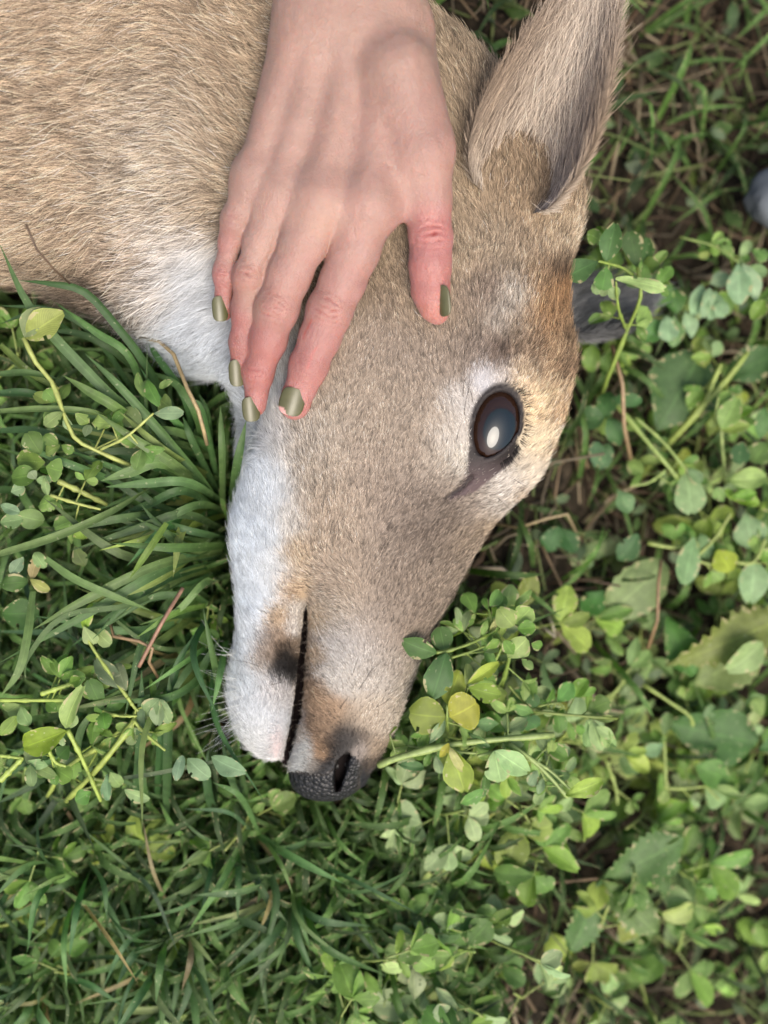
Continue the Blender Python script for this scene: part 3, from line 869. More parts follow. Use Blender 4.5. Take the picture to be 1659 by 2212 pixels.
for name, i in (('index', 0), ('middle', 0), ('ring', 0), ('pinky', 0), ('thumb', 1)):
    p, r = FCH[name][i]
    pink += 1.05 * np.exp(-((HV - p) ** 2).sum(1) / (2 * (r * 1.9) ** 2))
disp += .00010 * vnoise(HV * np.array([1, .35, 1]), 900, 23) + .00012 * vnoise(HV, 420, 21) + .00028 * vnoise(HV, 120, 22)
HV = HV + HN * disp[:, None]
HD = to_d(HV)
tones = [(700,600,218,172,158,60),(760,500,220,178,162,60),(600,520,214,178,160,50),(560,480,208,172,156,50),(700,480,222,188,164,30),(640,600,212,168,154,40),(690,760,214,158,148,40),(640,860,218,162,152,30),(550,850,212,156,148,25),(560,780,212,150,140,30),(520,760,196,140,130,20),(530,620,208,166,148,25),
         (490,520,208,150,140,20),(485,620,208,148,140,22),(930,520,222,158,150,40),(920,600,224,158,148,25),(945,690,230,170,156,18),(780,620,206,158,148,25),(500,690,202,142,134,15),(700,200,214,178,160,150),(740,-100,212,178,158,150),(900,300,214,172,156,70)]
hc = shepard(HD, [q[:2] for q in tones], lin([q[2:5] for q in tones]), [q[5] for q in tones])
pink = np.clip(pink, 0, 1)[:, None]
hc = hc * np.array([.445, .418, .428])
hc = hc * (1 - pink * (1 - np.array([1.0, .92, .91])))
hc *= (1 + .07 * vnoise(HV, 60, 31) + .05 * vnoise(HV, 190, 32))[:, None]
hc *= (1 - .85 * np.clip(crease, 0, 1)[:, None] * np.array([.45, 1, 1]))  # crease shading painted into the skin colour, with a reddish cast
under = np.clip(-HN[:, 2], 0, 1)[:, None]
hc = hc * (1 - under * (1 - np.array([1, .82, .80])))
scr = np.array([(668,728),(664,718),(657,712),(652,730),(650,742)], float)       # the fresh scratch on the index finger
scr = np.array([(673,690),(667,704),(660,716),(655,730)], float)
ds, _ = seg_dist2(scr, HD[:, 0], HD[:, 1])
s_m = np.exp(-(ds / 2.0) ** 2)[:, None] * .62 * (HN[:, 2:3] > 0)
ds2, _ = seg_dist2(np.array([(683,752),(673,766),(668,786),(664,796)], float), HD[:, 0], HD[:, 1])
s_2 = np.exp(-(ds2 / 2.4) ** 2)[:, None] * .35 * (HN[:, 2:3] > 0)
hc = hc * (1 - s_m) + lin((150, 56, 42)) * s_m
hc = hc * (1 - s_2) + lin((190, 96, 90)) * s_2
person = empty('person', tuple(at(760, 200, 0.0)))
tag(person, 'person reaching in, bare hand with olive green nails spread on the deer\'s cheek', 'person')
M_hand = mat_attr('hand_skin', rough=.46, spec=.4, sss=.0008, bump=('vor', 1500, .00022), mul=(420, .13))
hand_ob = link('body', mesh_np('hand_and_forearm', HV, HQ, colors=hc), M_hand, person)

# nails: thin curved plates with worn olive polish
m, n, l, b = new_mat('olive_nail_polish')
tc = n.new('ShaderNodeTexCoord')
no = n.new('ShaderNodeTexNoise'); no.inputs['Scale'].default_value = 3.2; no.inputs['Detail'].default_value = 3
l.new(tc.outputs['Generated'], no.inputs['Vector'])
cr = n.new('ShaderNodeValToRGB'); cr.color_ramp.elements[0].color = (*lin((106, 104, 64)) * .40, 1); cr.color_ramp.elements[1].color = (*lin((120, 118, 76)) * .40, 1)
cr.color_ramp.elements[0].position = .3; cr.color_ramp.elements[1].position = .7
l.new(no.outputs['Fac'], cr.inputs[0])
at_ = n.new('ShaderNodeAttribute'); at_.attribute_name = 'chip'
mx = n.new('ShaderNodeMix'); mx.data_type = 'RGBA'; l.new(at_.outputs['Fac'], mx.inputs[0]); l.new(cr.outputs[0], mx.inputs[6]); mx.inputs[7].default_value = (*lin((222, 168, 160)) * .6, 1)
l.new(mx.outputs[2], b.inputs['Base Color'])
b.inputs['Roughness'].default_value = .42; b.inputs['Coat Weight'].default_value = .06; b.inputs['Coat Roughness'].default_value = .08
M_nail = m
def nail(cx, cy, ax2, wid, leng, roll, name, idx, chip=False, sink=.0):
    """cx, cy: photo position of the nail centre; ax2: photo direction to its free edge; roll: tilt of the plate about the finger"""
    p, r = FCH[name][idx]
    ax = np.array([ax2[0], -ax2[1], 0.]); ax /= np.linalg.norm(ax)
    tl = FCH[name][idx][0] - FCH[name][idx + 1][0]
    ax[2] = tl[2] / (np.linalg.norm(tl[:2]) + 1e-6) * .6 - .04; ax /= np.linalg.norm(ax)
    sd = np.cross(ax, (0, 0, 1.)); sd /= np.linalg.norm(sd)
    upv = np.cross(sd, ax)
    c_, s_ = math.cos(roll), math.sin(roll)
    sd, upv = c_ * sd + s_ * upv, -s_ * sd + c_ * upv
    k = k_at(p[2])
    W, L = wid * k * .5, leng * k * .5
    # seat the plate on the finger: nearest skin under the given photo position
    dd = np.hypot(HD[:, 0] - cx, HD[:, 1] - cy) + 200 * (HN @ upv < .3)
    z = HV[dd < 9][:, 2].max() if (dd < 9).any() else p[2] + r
    c0 = at(cx, cy, z) + upv * (.0006 - sink)
    nu, nv = 15, 19
    rad = W * 1.55
    V = []; chipv = []
    for layer in (0, 1):
        for j in range(nv):
            v = -1 + 2 * j / (nv - 1)
            v = math.sin(v * math.pi / 2)
            ww = W * (1 - min(abs(v), .9995) ** 3.6) ** (1 / 3.0)
            for i in range(nu):
                u = -1 + 2 * i / (nu - 1)
                lw = u * ww
                hgt = math.sqrt(max(rad * rad - lw * lw, 0)) - rad - .00035 * v * v - layer * .0005
                V.append(c0 + sd * lw + ax * (v * L) + upv * hgt)
                chipv.append(1.0 if chip and (v > .62 and u * 1 > .45 - .5 * (v - .62)) else 0.0)
    Fq = []
    o = nu * nv
    for j in range(nv - 1):
        for i in range(nu - 1):
            a0 = j * nu + i
            Fq.append((a0, a0 + 1, a0 + nu + 1, a0 + nu)); Fq.append((o + a0, o + a0 + nu, o + a0 + nu + 1, o + a0 + 1))
    ring = [j for j in range(nu)] + [j * nu + nu - 1 for j in range(1, nv)] + [(nv - 1) * nu + i for i in range(nu - 2, -1, -1)] + [j * nu for j in range(nv - 2, 0, -1)]
    for i in range(len(ring)):
        a0, a1 = ring[i], ring[(i + 1) % len(ring)]
        Fq.append((a1, a0, a0 + o, a1 + o))
    me = mesh_np('fingernail', np.array(V), np.array(Fq))
    ca = me.attributes.new('chip', 'FLOAT', 'POINT'); ca.data.foreach_set('value', np.array(chipv, np.float32))
    return link('fingernail', me, M_nail, person)
nail(631, 868, (-.30, 1), 54, 60, R(7), 'index', 0, chip=True)
nail(543, 884, (.06, 1), 38, 54, R(16), 'middle', 0)
nail(512, 806, (.02, 1), 34, 58, R(16), 'ring', 0)
nail(476, 667, (.03, 1), 34, 54, R(16), 'pinky', 0)
nail(956, 650, (.12, 1), 36, 66, R(-48), 'thumb', 1)
# sleeve over the forearm
def sleeve():
    a0 = WR + fd * .030; nv, nu = 40, 40
    V, Q = [], []
    sx_ = np.cross(fd, (0, 0, 1.)); sx_ /= np.linalg.norm(sx_); sz_ = np.cross(sx_, fd)
    for lay in (0, 1):
        for j in range(nv):
            t = j / (nv - 1)
            for i in range(nu):
                a = 2 * math.pi * i / nu
                r = .036 + .020 * t + .0022 * math.sin(t * 34 + 2 * math.sin(a)) + .0015 * math.sin(3 * a + t * 9) - .0016 * lay - (.002 if j < 3 else 0)
                V.append(a0 + fd * (t * .30) + sx_ * (r * 1.12 * math.cos(a)) + sz_ * (r * .8 * math.sin(a)))
    o = nu * nv
    for j in range(nv - 1):
        for i in range(nu):
            p, q_ = j * nu + i, j * nu + (i + 1) % nu
            Q.append((p, q_, q_ + nu, p + nu)); Q.append((o + p, o + p + nu, o + q_ + nu, o + q_))
    for i in range(nu):
        p, q_ = i, (i + 1) % nu
        Q.append((p, p + o, q_ + o, q_))
    m, n, l, b = new_mat('red_knit')
    no = n.new('ShaderNodeTexNoise'); no.inputs['Scale'].default_value = 600; tc = n.new('ShaderNodeTexCoord'); l.new(tc.outputs['Object'], no.inputs['Vector'])
    cr = n.new('ShaderNodeValToRGB'); cr.color_ramp.elements[0].color = (.10, .012, .010, 1); cr.color_ramp.elements[1].color = (.26, .035, .028, 1)
    l.new(no.outputs['Fac'], cr.inputs[0]); l.new(cr.outputs[0], b.inputs['Base Color']); b.inputs['Roughness'].default_value = .9
    link('sleeve', mesh_np('sleeve', np.array(V), np.array(Q)), m, person)
sleeve()
# ------------------------------------------------------------------ plant materials and leaf shapes
ALB = .64                                     # share of the seen colour that is the leaf's own colour
def leaf_mat(name, per_object, grassy=False):
    m, n, l, b = new_mat(name)
    if per_object:
        oi = n.new('ShaderNodeObjectInfo'); src = oi.outputs['Color']
    else:
        oi = n.new('ShaderNodeAttribute'); oi.attribute_name = 'col'; src = oi.outputs['Color']
    uv = n.new('ShaderNodeAttribute'); uv.attribute_name = 'lv'
    sp = n.new('ShaderNodeSeparateXYZ'); l.new(uv.outputs['Vector'], sp.inputs[0])
    tc = n.new('ShaderNodeTexCoord')
    geo = n.new('ShaderNodeNewGeometry')
    no = n.new('ShaderNodeTexNoise'); no.inputs['Scale'].default_value = 240; no.inputs['Detail'].default_value = 5; l.new(geo.outputs['Position'], no.inputs['Vector'])
    def math_(op, a, bb, c=None):
        q = n.new('ShaderNodeMath'); q.operation = op
        for i, v in enumerate((a, bb, c)):
            if v is None: continue
            if isinstance(v, (int, float)): q.inputs[i].default_value = v
            else: l.new(v, q.inputs[i])
        return q.outputs[0]
    au = math_('ABSOLUTE', sp.outputs[0], 0)
    if grassy:
        w = math_('SINE', math_('MULTIPLY', sp.outputs[0], 26), 0)
        vein = math_('MULTIPLY', w, .10)
        mid = math_('MULTIPLY', math_('LESS_THAN', au, .10), .16)
    else:
        ph = math_('SUBTRACT', math_('MULTIPLY', sp.outputs[1], 62), math_('MULTIPLY', au, 20))
        vein = math_('MULTIPLY', math_('POWER', math_('ABSOLUTE', math_('SINE', ph, 0), 0), 6), .22)
        mid = math_('MULTIPLY', math_('LESS_THAN', au, .05), .35)
    rim = math_('MULTIPLY', math_('GREATER_THAN', au, .93), .25)
    k = math_('ADD', math_('ADD', vein, mid), rim)
    k = math_('ADD', k, math_('MULTIPLY_ADD', no.outputs['Fac'], .9, .55))
    mx = n.new('ShaderNodeMix'); mx.data_type = 'RGBA'; mx.blend_type = 'MULTIPLY'; mx.inputs[0].default_value = 1
    l.new(src, mx.inputs[6]); l.new(k, mx.inputs[7])
    # chewed, dried flecks
    n2 = n.new('ShaderNodeTexNoise'); n2.inputs['Scale'].default_value = 420; l.new(geo.outputs['Position'], n2.inputs['Vector'])
    fl = math_('MULTIPLY', math_('GREATER_THAN', n2.outputs['Fac'], .70), .45)
    m2 = n.new('ShaderNodeMix'); m2.data_type = 'RGBA'; l.new(fl, m2.inputs[0]); l.new(mx.outputs[2], m2.inputs[6]); m2.inputs[7].default_value = (.36, .38, .22, 1)
    # paler, matt underside
    eb = math_('MULTIPLY', math_('MULTIPLY', math_('GREATER_THAN', au, .74), math_('GREATER_THAN', no.outputs['Fac'], .58)), 0.0 if grassy else .7)
    m25 = n.new('ShaderNodeMix'); m25.data_type = 'RGBA'; l.new(eb, m25.inputs[0]); l.new(m2.outputs[2], m25.inputs[6]); m25.inputs[7].default_value = (.42, .36, .20, 1); m2 = m25
    m3 = n.new('ShaderNodeMix'); m3.data_type = 'RGBA'; l.new(math_('MULTIPLY', geo.outputs['Backfacing'], .45), m3.inputs[0]); l.new(m2.outputs[2], m3.inputs[6]); m3.inputs[7].default_value = (.30, .36, .24, 1)
    colr = m3.outputs[2]
    l.new(colr, b.inputs['Base Color'])
    b.inputs['Roughness'].default_value = .48 if grassy else .56
    b.inputs['Specular IOR Level'].default_value = .4
    bp = n.new('ShaderNodeBump'); bp.inputs['Distance'].default_value = .0004; bp.inputs['Strength'].default_value = .6
    l.new(k, bp.inputs['Height']); l.new(bp.outputs[0], b.inputs['Normal'])
    tr = n.new('ShaderNodeBsdfTranslucent')
    hs = n.new('ShaderNodeHueSaturation'); hs.inputs['Saturation'].default_value = 1.25; hs.inputs['Value'].default_value = 1.3; l.new(colr, hs.inputs['Color']); l.new(hs.outputs[0], tr.inputs[0])
    ms = n.new('ShaderNodeMixShader'); ms.inputs[0].default_value = .34
    l.new(b.outputs[0], ms.inputs[1]); l.new(tr.outputs[0], ms.inputs[2]); l.new(ms.outputs[0], n['Material Output'].inputs[0])
    return m
M_leaf = leaf_mat('leaflet', True)
M_blade = leaf_mat('grass_blade', True, True)
M_under = leaf_mat('undergrowth', False)
def stem_mat(name):
    m, n, l, b = new_mat(name)
    oi = n.new('ShaderNodeObjectInfo'); geo = n.new('ShaderNodeNewGeometry')
    no = n.new('ShaderNodeTexNoise'); no.inputs['Scale'].default_value = 320; no.inputs['Detail'].default_value = 4; l.new(geo.outputs['Position'], no.inputs['Vector'])
    mr = n.new('ShaderNodeMapRange'); mr.inputs['To Min'].default_value = .4; mr.inputs['To Max'].default_value = 1.6; l.new(no.outputs['Fac'], mr.inputs[0])
    mx = n.new('ShaderNodeMix'); mx.data_type = 'RGBA'; mx.blend_type = 'MULTIPLY'; mx.inputs[0].default_value = 1
    l.new(oi.outputs['Color'], mx.inputs[6]); l.new(mr.outputs[0], mx.inputs[7]); l.new(mx.outputs[2], b.inputs['Base Color'])
    b.inputs['Roughness'].default_value = .55
    return m
M_stem = stem_mat('stem')

def set_lv(me, lv):
    a = me.attributes.new('lv', 'FLOAT_VECTOR', 'POINT')
    v = np.zeros((len(lv), 3), np.float32); v[:, :2] = lv
    a.data.foreach_set('vector', v.ravel())

def leaflet_arrays(width, fold, curl, wave, seed, widest=.58, teeth=.0, rows=13, half=3, notch=0.0):
    g = np.random.default_rng(seed)
    V, lv, Fq = [], [], []
    cols = 2 * half + 1
    ph = g.uniform(0, 6.28, 4)
    for j in range(rows):
        t = j / (rows - 1)
        a = t ** (math.log(.5) / math.log(widest))
        w = width * .5 * max(math.sin(math.pi * a), 0) ** .62
        if j == rows - 1: w = width * .10
        if j == 0: w = .012
        w *= 1 + .05 * math.sin(9 * t + ph[0])
        if teeth and t > .05: w *= 1 + teeth * (1 if j % 2 else -1)
        for i in range(cols):
            u = (i - half) / half
            x = u * w
            z = abs(x) * fold - curl * (t - .3) ** 2 + wave * math.sin(7 * t + ph[1] + 2 * u) * abs(u) * .5
            y = t - notch * (1 - abs(u)) * (t > .9) * .5
            V.append((x, y, z)); lv.append((u, t))
    for j in range(rows - 1):
        for i in range(cols - 1):
            a0 = j * cols + i
            Fq.append((a0, a0 + 1, a0 + cols + 1, a0 + cols))
    return np.array(V), np.array(Fq), np.array(lv)
LEAVES = []
for i in range(14):
    g = np.random.default_rng(100 + i)
    w = [.48, .56, .64, .72, .82, .40, .52][i % 7]
    LEAVES.append(leaflet_arrays(w, g.uniform(-.05, .45), g.uniform(.05, .5), g.uniform(.02, .16), i, widest=g.uniform(.5, .66), teeth=.012, notch=g.uniform(0, .1)))
def leaf_mesh(i):
    V, Fq, lv = LEAVES[i]
    if i % 3 == 2:                               # bitten or torn margins
        gg = np.random.default_rng(400 + i); cc = np.arange(len(Fq)) % 6; rw = np.arange(len(Fq)) // 6
        bite = gg.integers(3, 11); sd_ = gg.choice([0, 5])
        Fq = Fq[~((cc == sd_) & (np.abs(rw - bite) < gg.integers(1, 3)))]
    me = mesh_np('leaflet_shape', V, Fq); set_lv(me, lv); me.materials.append(M_leaf)
    return me
LEAF_ME = [leaf_mesh(i) for i in range(len(LEAVES))]

def frame(base, tip, roll=0.0, upv=(0, 0, 1)):
    y = np.asarray(tip, float) - base; L = np.linalg.norm(y); y /= L
    u = np.asarray(upv, float); x = np.cross(y, u)
    if np.linalg.norm(x) < .05: x = np.cross(y, (1, .3, 0))
    x /= np.linalg.norm(x); z = np.cross(x, y)
    c, s = math.cos(roll), math.sin(roll)
    return c * x + s * z, y, -s * x + c * z, L

def mat4(base, x, y, z, sx, sy, sz):
    return Matrix(((x[0] * sx, y[0] * sy, z[0] * sz, base[0]), (x[1] * sx, y[1] * sy, z[1] * sz, base[1]), (x[2] * sx, y[2] * sy, z[2] * sz, base[2]), (0, 0, 0, 1)))

def tint(o, c, var=.0, k=ALB, blue=.84):
    c = lin(c) * k * np.array([1.04, 1.0, blue])
    if var: c = c * np.exp(rng.normal(0, var, 1)) * np.exp(rng.normal(0, var * .4, 3))
    o.color = (*np.clip(c, 0.002, .9), 1)

def add_leaflet(parent, base, tip, roll=0.0, width=None, col=(95, 135, 70), var=.1, shape=None):
    i = shape if shape is not None else random.randrange(len(LEAF_ME))
    x, y, z, L = frame(np.asarray(base, float), tip, roll)
    nat = 2 * np.abs(LEAVES[i][0][:, 0]).max()
    sx = L * (width / nat if width else 1)
    o = bpy.data.objects.new('leaflet', LEAF_ME[i]); COL.objects.link(o)
    o.parent = parent
    o.matrix_local = Matrix.Translation(parent.location).inverted() @ mat4(base, x, y, z, sx, L, L)
    tint(o, col, var)
    return o

def tube_arrays(P, rad, sides=6):
    P = np.asarray(P, float); n_ = len(P)
    rad = np.broadcast_to(np.asarray(rad, float), (n_,))
    V, Fq = [], []
    up_ = np.array([.13, .21, .97])
    for i in range(n_):
        t = P[min(i + 1, n_ - 1)] - P[max(i - 1, 0)]; t /= np.linalg.norm(t) + 1e-12
        a = np.cross(t, up_); 
        if np.linalg.norm(a) < .1: a = np.cross(t, (1, 0, 0))
        a /= np.linalg.norm(a); b_ = np.cross(t, a)
        for j in range(sides):
            q = 2 * math.pi * j / sides
            V.append(P[i] + rad[i] * (math.cos(q) * a + math.sin(q) * b_))
    for i in range(n_ - 1):
        for j in range(sides):
            a0, a1 = i * sides + j, i * sides + (j + 1) % sides
            Fq.append((a0, a1, a1 + sides, a0 + sides))
    c0 = len(V); V += [P[0], P[-1]]
    for j in range(0, sides, 2):
        Fq.append((c0, (j + 2) % sides, j + 1, j)); e = (n_ - 1) * sides
        Fq.append((c0 + 1, e + j, e + j + 1, e + (j + 2) % sides))
    return np.array(V), np.array(Fq)

def smooth_line(P, n_=14):
    P = np.asarray(P, float)
    if len(P) < 3:
        t = np.linspace(0, 1, n_)[:, None]; return P[0] * (1 - t) + P[-1] * t
    Q = np.vstack([2 * P[0] - P[1], P, 2 * P[-1] - P[-2]])
    out = []
    m_ = len(P) - 1; per = max(2, n_ // m_)
    for i in range(m_):
        p0, p1, p2, p3 = Q[i:i + 4]
        for t in np.linspace(0, 1, per, endpoint=False):
            out.append(.5 * (2 * p1 + (p2 - p0) * t + (2 * p0 - 5 * p1 + 4 * p2 - p3) * t * t + (3 * p1 - 3 * p2 + p3 - p0) * t ** 3))
    out.append(P[-1])
    return np.array(out)

def add_stem(parent, tubes, col=(120, 140, 70), name='stem', var=.08):
    """tubes: list of (polyline, radius) joined into the plant's one stem"""
    Vs, Fs, o = [], [], 0
    for P, r in tubes:
        P = smooth_line(P)
        rr = np.linspace(.86, .62, len(P)) * r
        k_ = np.arange(len(P)); rr = rr * (1 + .08 * np.sin(k_ * 1.7) + .35 * ((k_ % 6) == 5))
        V, Fq = tube_arrays(P, rr)
        Vs.append(V); Fs.append(Fq + o); o += len(V)
    me = mesh_np(name, np.concatenate(Vs), np.concatenate(Fs)); me.materials.append(M_stem)
    ob = link(name, me, None, parent); tint(ob, col, var)
    return ob

def blade_arrays(P, width, twist=0.0, fold=.35, tipw=.04, rows=16):
    P = smooth_line(P, rows); n_ = len(P)
    V, lv, Fq = [], [], []
    for i in range(n_):
        t = i / (n_ - 1)
        d = P[min(i + 1, n_ - 1)] - P[max(i - 1, 0)]; d /= np.linalg.norm(d) + 1e-12
        s = np.cross(d, (0, 0, 1.)); s = s / (np.linalg.norm(s) + 1e-9)
        u_ = np.cross(s, d)
        a = twist * (t - .3) + .2
        s, u_ = math.cos(a) * s + math.sin(a) * u_, -math.sin(a) * s + math.cos(a) * u_
        w = width * .50 * (min(1, .72 + t * 1.1)) * max(1 - max(0, (t - .55) / .45) ** 1.8, tipw)
        for j, x in enumerate((-1, -.5, 0, .5, 1)):
            V.append(P[i] + s * x * w + u_ * abs(x) * w * fold); lv.append((x, t))
    for i in range(n_ - 1):
        for j in range(4):
            a0 = i * 5 + j; Fq.append((a0, a0 + 1, a0 + 6, a0 + 5))
    return np.array(V), np.array(Fq), np.array(lv)
def add_blade(parent, P, width, col, twist=None, tipw=.04, var=.12, name='grass_blade'):
    V, Fq, lv = blade_arrays(P, width, rng.uniform(-.9, .9) if twist is None else twist, rng.uniform(.1, .5), tipw)
    me = mesh_np('blade_shape', V, Fq); set_lv(me, lv); me.materials.append(M_blade)
    o = link(name, me, None, parent); tint(o, col, var, blue=1.0)
    return o

# ------------------------------------------------------------------ ground
def ground_z(x, y):
    return -.004 - .062 / (1 + np.exp(-(x - .105) / .022)) - .010 / (1 + np.exp((y + .16) / .03)) * (x > -9)
ax_ = np.concatenate([-np.geomspace(40, .42, 14), np.linspace(-.40, .40, 161), np.geomspace(.42, 40, 14)])
GX_, GY_ = np.meshgrid(ax_, ax_, indexing='ij')
gp = np.stack([GX_.ravel(), GY_.ravel(), np.zeros(GX_.size)], 1)
gzv = ground_z(gp[:, 0], gp[:, 1]) + .004 * vnoise(gp, 40, 41) + .003 * vnoise(gp, 110, 42) + .0015 * vnoise(gp, 260, 43)
gp[:, 2] = gzv
n_ = len(ax_); ii = (np.arange(n_ - 1)[:, None] * n_ + np.arange(n_ - 1)[None]).ravel()
gq = np.stack([ii, ii + n_, ii + n_ + 1, ii + 1], 1)
m, n, l, b = new_mat('soil')
geo = n.new('ShaderNodeNewGeometry')
no = n.new('ShaderNodeTexNoise'); no.inputs['Scale'].default_value = 120; no.inputs['Detail'].default_value = 8; l.new(geo.outputs['Position'], no.inputs['Vector'])
cr = n.new('ShaderNodeValToRGB'); cr.color_ramp.elements[0].color = (.008, .007, .005, 1); cr.color_ramp.elements[1].color = (.055, .042, .028, 1)
cr.color_ramp.elements[0].position = .35; cr.color_ramp.elements[1].position = .75
l.new(no.outputs['Fac'], cr.inputs[0])
vl = n.new('ShaderNodeVectorMath'); vl.operation = 'LENGTH'; l.new(geo.outputs['Position'], vl.inputs[0])
mr = n.new('ShaderNodeMapRange'); mr.inputs['From Min'].default_value = .5; mr.inputs['From Max'].default_value = 1.2; l.new(vl.outputs['Value'], mr.inputs[0])
n3 = n.new('ShaderNodeTexNoise'); n3.inputs['Scale'].default_value = 30; n3.inputs['Detail'].default_value = 8; l.new(geo.outputs['Position'], n3.inputs['Vector'])
c3 = n.new('ShaderNodeValToRGB'); c3.color_ramp.elements[0].color = (.012, .022, .006, 1); c3.color_ramp.elements[1].color = (.07, .12, .03, 1); l.new(n3.outputs['Fac'], c3.inputs[0])
mx = n.new('ShaderNodeMix'); mx.data_type = 'RGBA'; l.new(mr.outputs[0], mx.inputs[0]); l.new(cr.outputs[0], mx.inputs[6]); l.new(c3.outputs[0], mx.inputs[7])
l.new(mx.outputs[2], b.inputs['Base Color']); b.inputs['Roughness'].default_value = .95; b.inputs['Specular IOR Level'].default_value = .1
bp = n.new('ShaderNodeBump'); bp.inputs['Distance'].default_value = .003; l.new(no.outputs['Fac'], bp.inputs['Height']); l.new(bp.outputs[0], b.inputs['Normal'])
gr = link('ground', mesh_np('ground', gp, gq), m); tag(gr, kind='structure')

def Z1(x, y): return (.34 * x, 478 + .34 * y)
def Z5(x, y): return (.34 * x, 1108 + .34 * y)
def Z4(x, y): return (829.5 + .28 * x, 1261 + .28 * y)
def Z6(x, y): return (1095 + .34 * x, 478 + .34 * y)
def Z7(x, y): return (829 + .5 * x, 1108 + .5 * y)
def W(q, z): return at(q[0], q[1], z)

# ------------------------------------------------------------------ the leafy legume sprigs seen clearly, each leaflet where it stands
def hero(label, base_d, conv, z, stems, leaves, col=(116, 140, 66), group=None):
    p = empty('alfalfa_plant', tuple(W(base_d, 0) * np.array([1, 1, 0]) + np.array([0, 0, float(ground_z(*W(base_d, 0)[:2]))])))
    tag(p, label, 'plant', group)
    tubes = []
    low = 0.0 if (conv in (Z1, Z5, Z4) or z > .05) else -.030
    z += low
    extra = []
    for s in stems:
        pts, r = s[0], s[1]
        zz_ = [q + low for q in s[2]] if len(s) > 2 else [z] * len(pts)
        line = [W(conv(*q), zq) for q, zq in zip(pts, zz_)]
        tubes.append((line, r))
        sl = smooth_line(line, 14)
        for _ in range(2 if conv is not Z4 else 3):                 # small side leaves along the stem
            if len(line) < 3: break
            n0 = sl[random.randrange(2, len(sl) - 2)]; a = random.uniform(0, 6.28); pl = random.uniform(.004, .011)
            n1 = n0 + np.array([math.cos(a) * pl, math.sin(a) * pl, -.002 - .006 * random.random()])
            tubes.append(([n0, n1], .0005))
            for da in (-.95, 0, .95):
                b_ = a + da + random.gauss(0, .2); L = random.uniform(.005, .012)
                extra.append((n1, n1 + np.array([math.cos(b_) * L, math.sin(b_) * L, random.uniform(-.5, .3) * L])))
    add_stem(p, tubes, col)
    for n1, t1 in extra:
        add_leaflet(p, n1, t1, random.gauss(0, .4), None, random.choice([(126, 164, 82), (108, 148, 76), (146, 178, 104), (150, 176, 130)]), .1)
    for lf in leaves:
        (bx, by), (tx, ty), wd, c = lf[:4]
        zb = lf[4] + low if len(lf) > 4 else z + random.uniform(-.004, .004)
        zt = lf[5] + low if len(lf) > 5 else zb + random.uniform(-.004, .005)
        a, t_ = W(conv(bx, by), zb), W(conv(tx, ty), zt)
        L = math.hypot(bx - tx, by - ty)
        add_leaflet(p, a, t_, random.uniform(-.25, .25), wd / L * 1.15, c, .06)
    return p

hero('bright yellowing leafy sprig growing right beside the deer\'s nose', (930, 1600), Z4, .074,
 [([(470,1262),(490,1150),(487,1040),(488,930)], .0009, [.02,.055,.072,.074]), ([(400,530),(480,520),(640,470),(805,395)], .0010, [.074,.074,.072,.066]), ([(520,570),(650,530),(780,480)], .0008, [.070,.068,.066]),
  ([(470,1262),(560,1050),(650,800)], .0008, [.02,.05,.072])],
 [((408,540),(143,452),150,(82,118,66),.076,.080), ((470,528),(430,330),150,(96,132,78)), ((482,532),(372,893),205,(84,120,74),.077,.079), ((485,930),(582,680),170,(166,182,86),.070,.071), ((476,1030),(200,1012),275,(128,148,62),.074,.077),
  ((504,1030),(718,935),270,(162,168,66),.073,.076), ((652,800),(902,868),145,(126,158,60)), ((645,772),(888,608),92,(168,188,82)), ((640,800),(650,615),70,(160,178,120)), ((350,1232),(470,1062),75,(144,168,130)), ((430,1340),(500,1240),55,(176,178,70))])
hero('pale fresh leaf rosette on the tall sprig behind the yellowing one', (1060, 1480), Z4, .066,
 [([(860,960),(900,820),(950,640),(960,540),(850,400)], .0013, [.0,.04,.06,.066,.066]), ([(805,395),(830,300),(805,190)], .0008, [.066,.066,.064]), ([(860,590),(920,470)], .0009, [.06,.064])],
 [((1000,330),(885,195),150,(148,172,104),.072,.074), ((1005,312),(1140,190),150,(132,166,92),.071,.074), ((1030,345),(1172,338),110,(116,156,72),.074,.076), ((952,565),(1105,430),170,(158,182,118),.068,.071), ((1000,545),(925,440),85,(106,146,66),.072,.074), ((780,502),(892,440),62,(126,166,76)),
  ((815,172),(907,48),85,(116,160,90)), ((868,185),(938,92),85,(104,146,80)), ((802,205),(768,104),46,(110,154,80)), ((828,190),(888,215),62,(120,166,66)), ((1010,172),(1142,62),62,(136,170,96)), ((930,180),(985,20),130,(112,146,84),.045,.05), ((860,270),(830,380),40,(190,198,140)), ((1140,460),(1225,490),70,(110,152,74)), ((1060,580),(1150,655),60,(140,172,110)), ((900,420),(960,200),60,(140,170,90))])
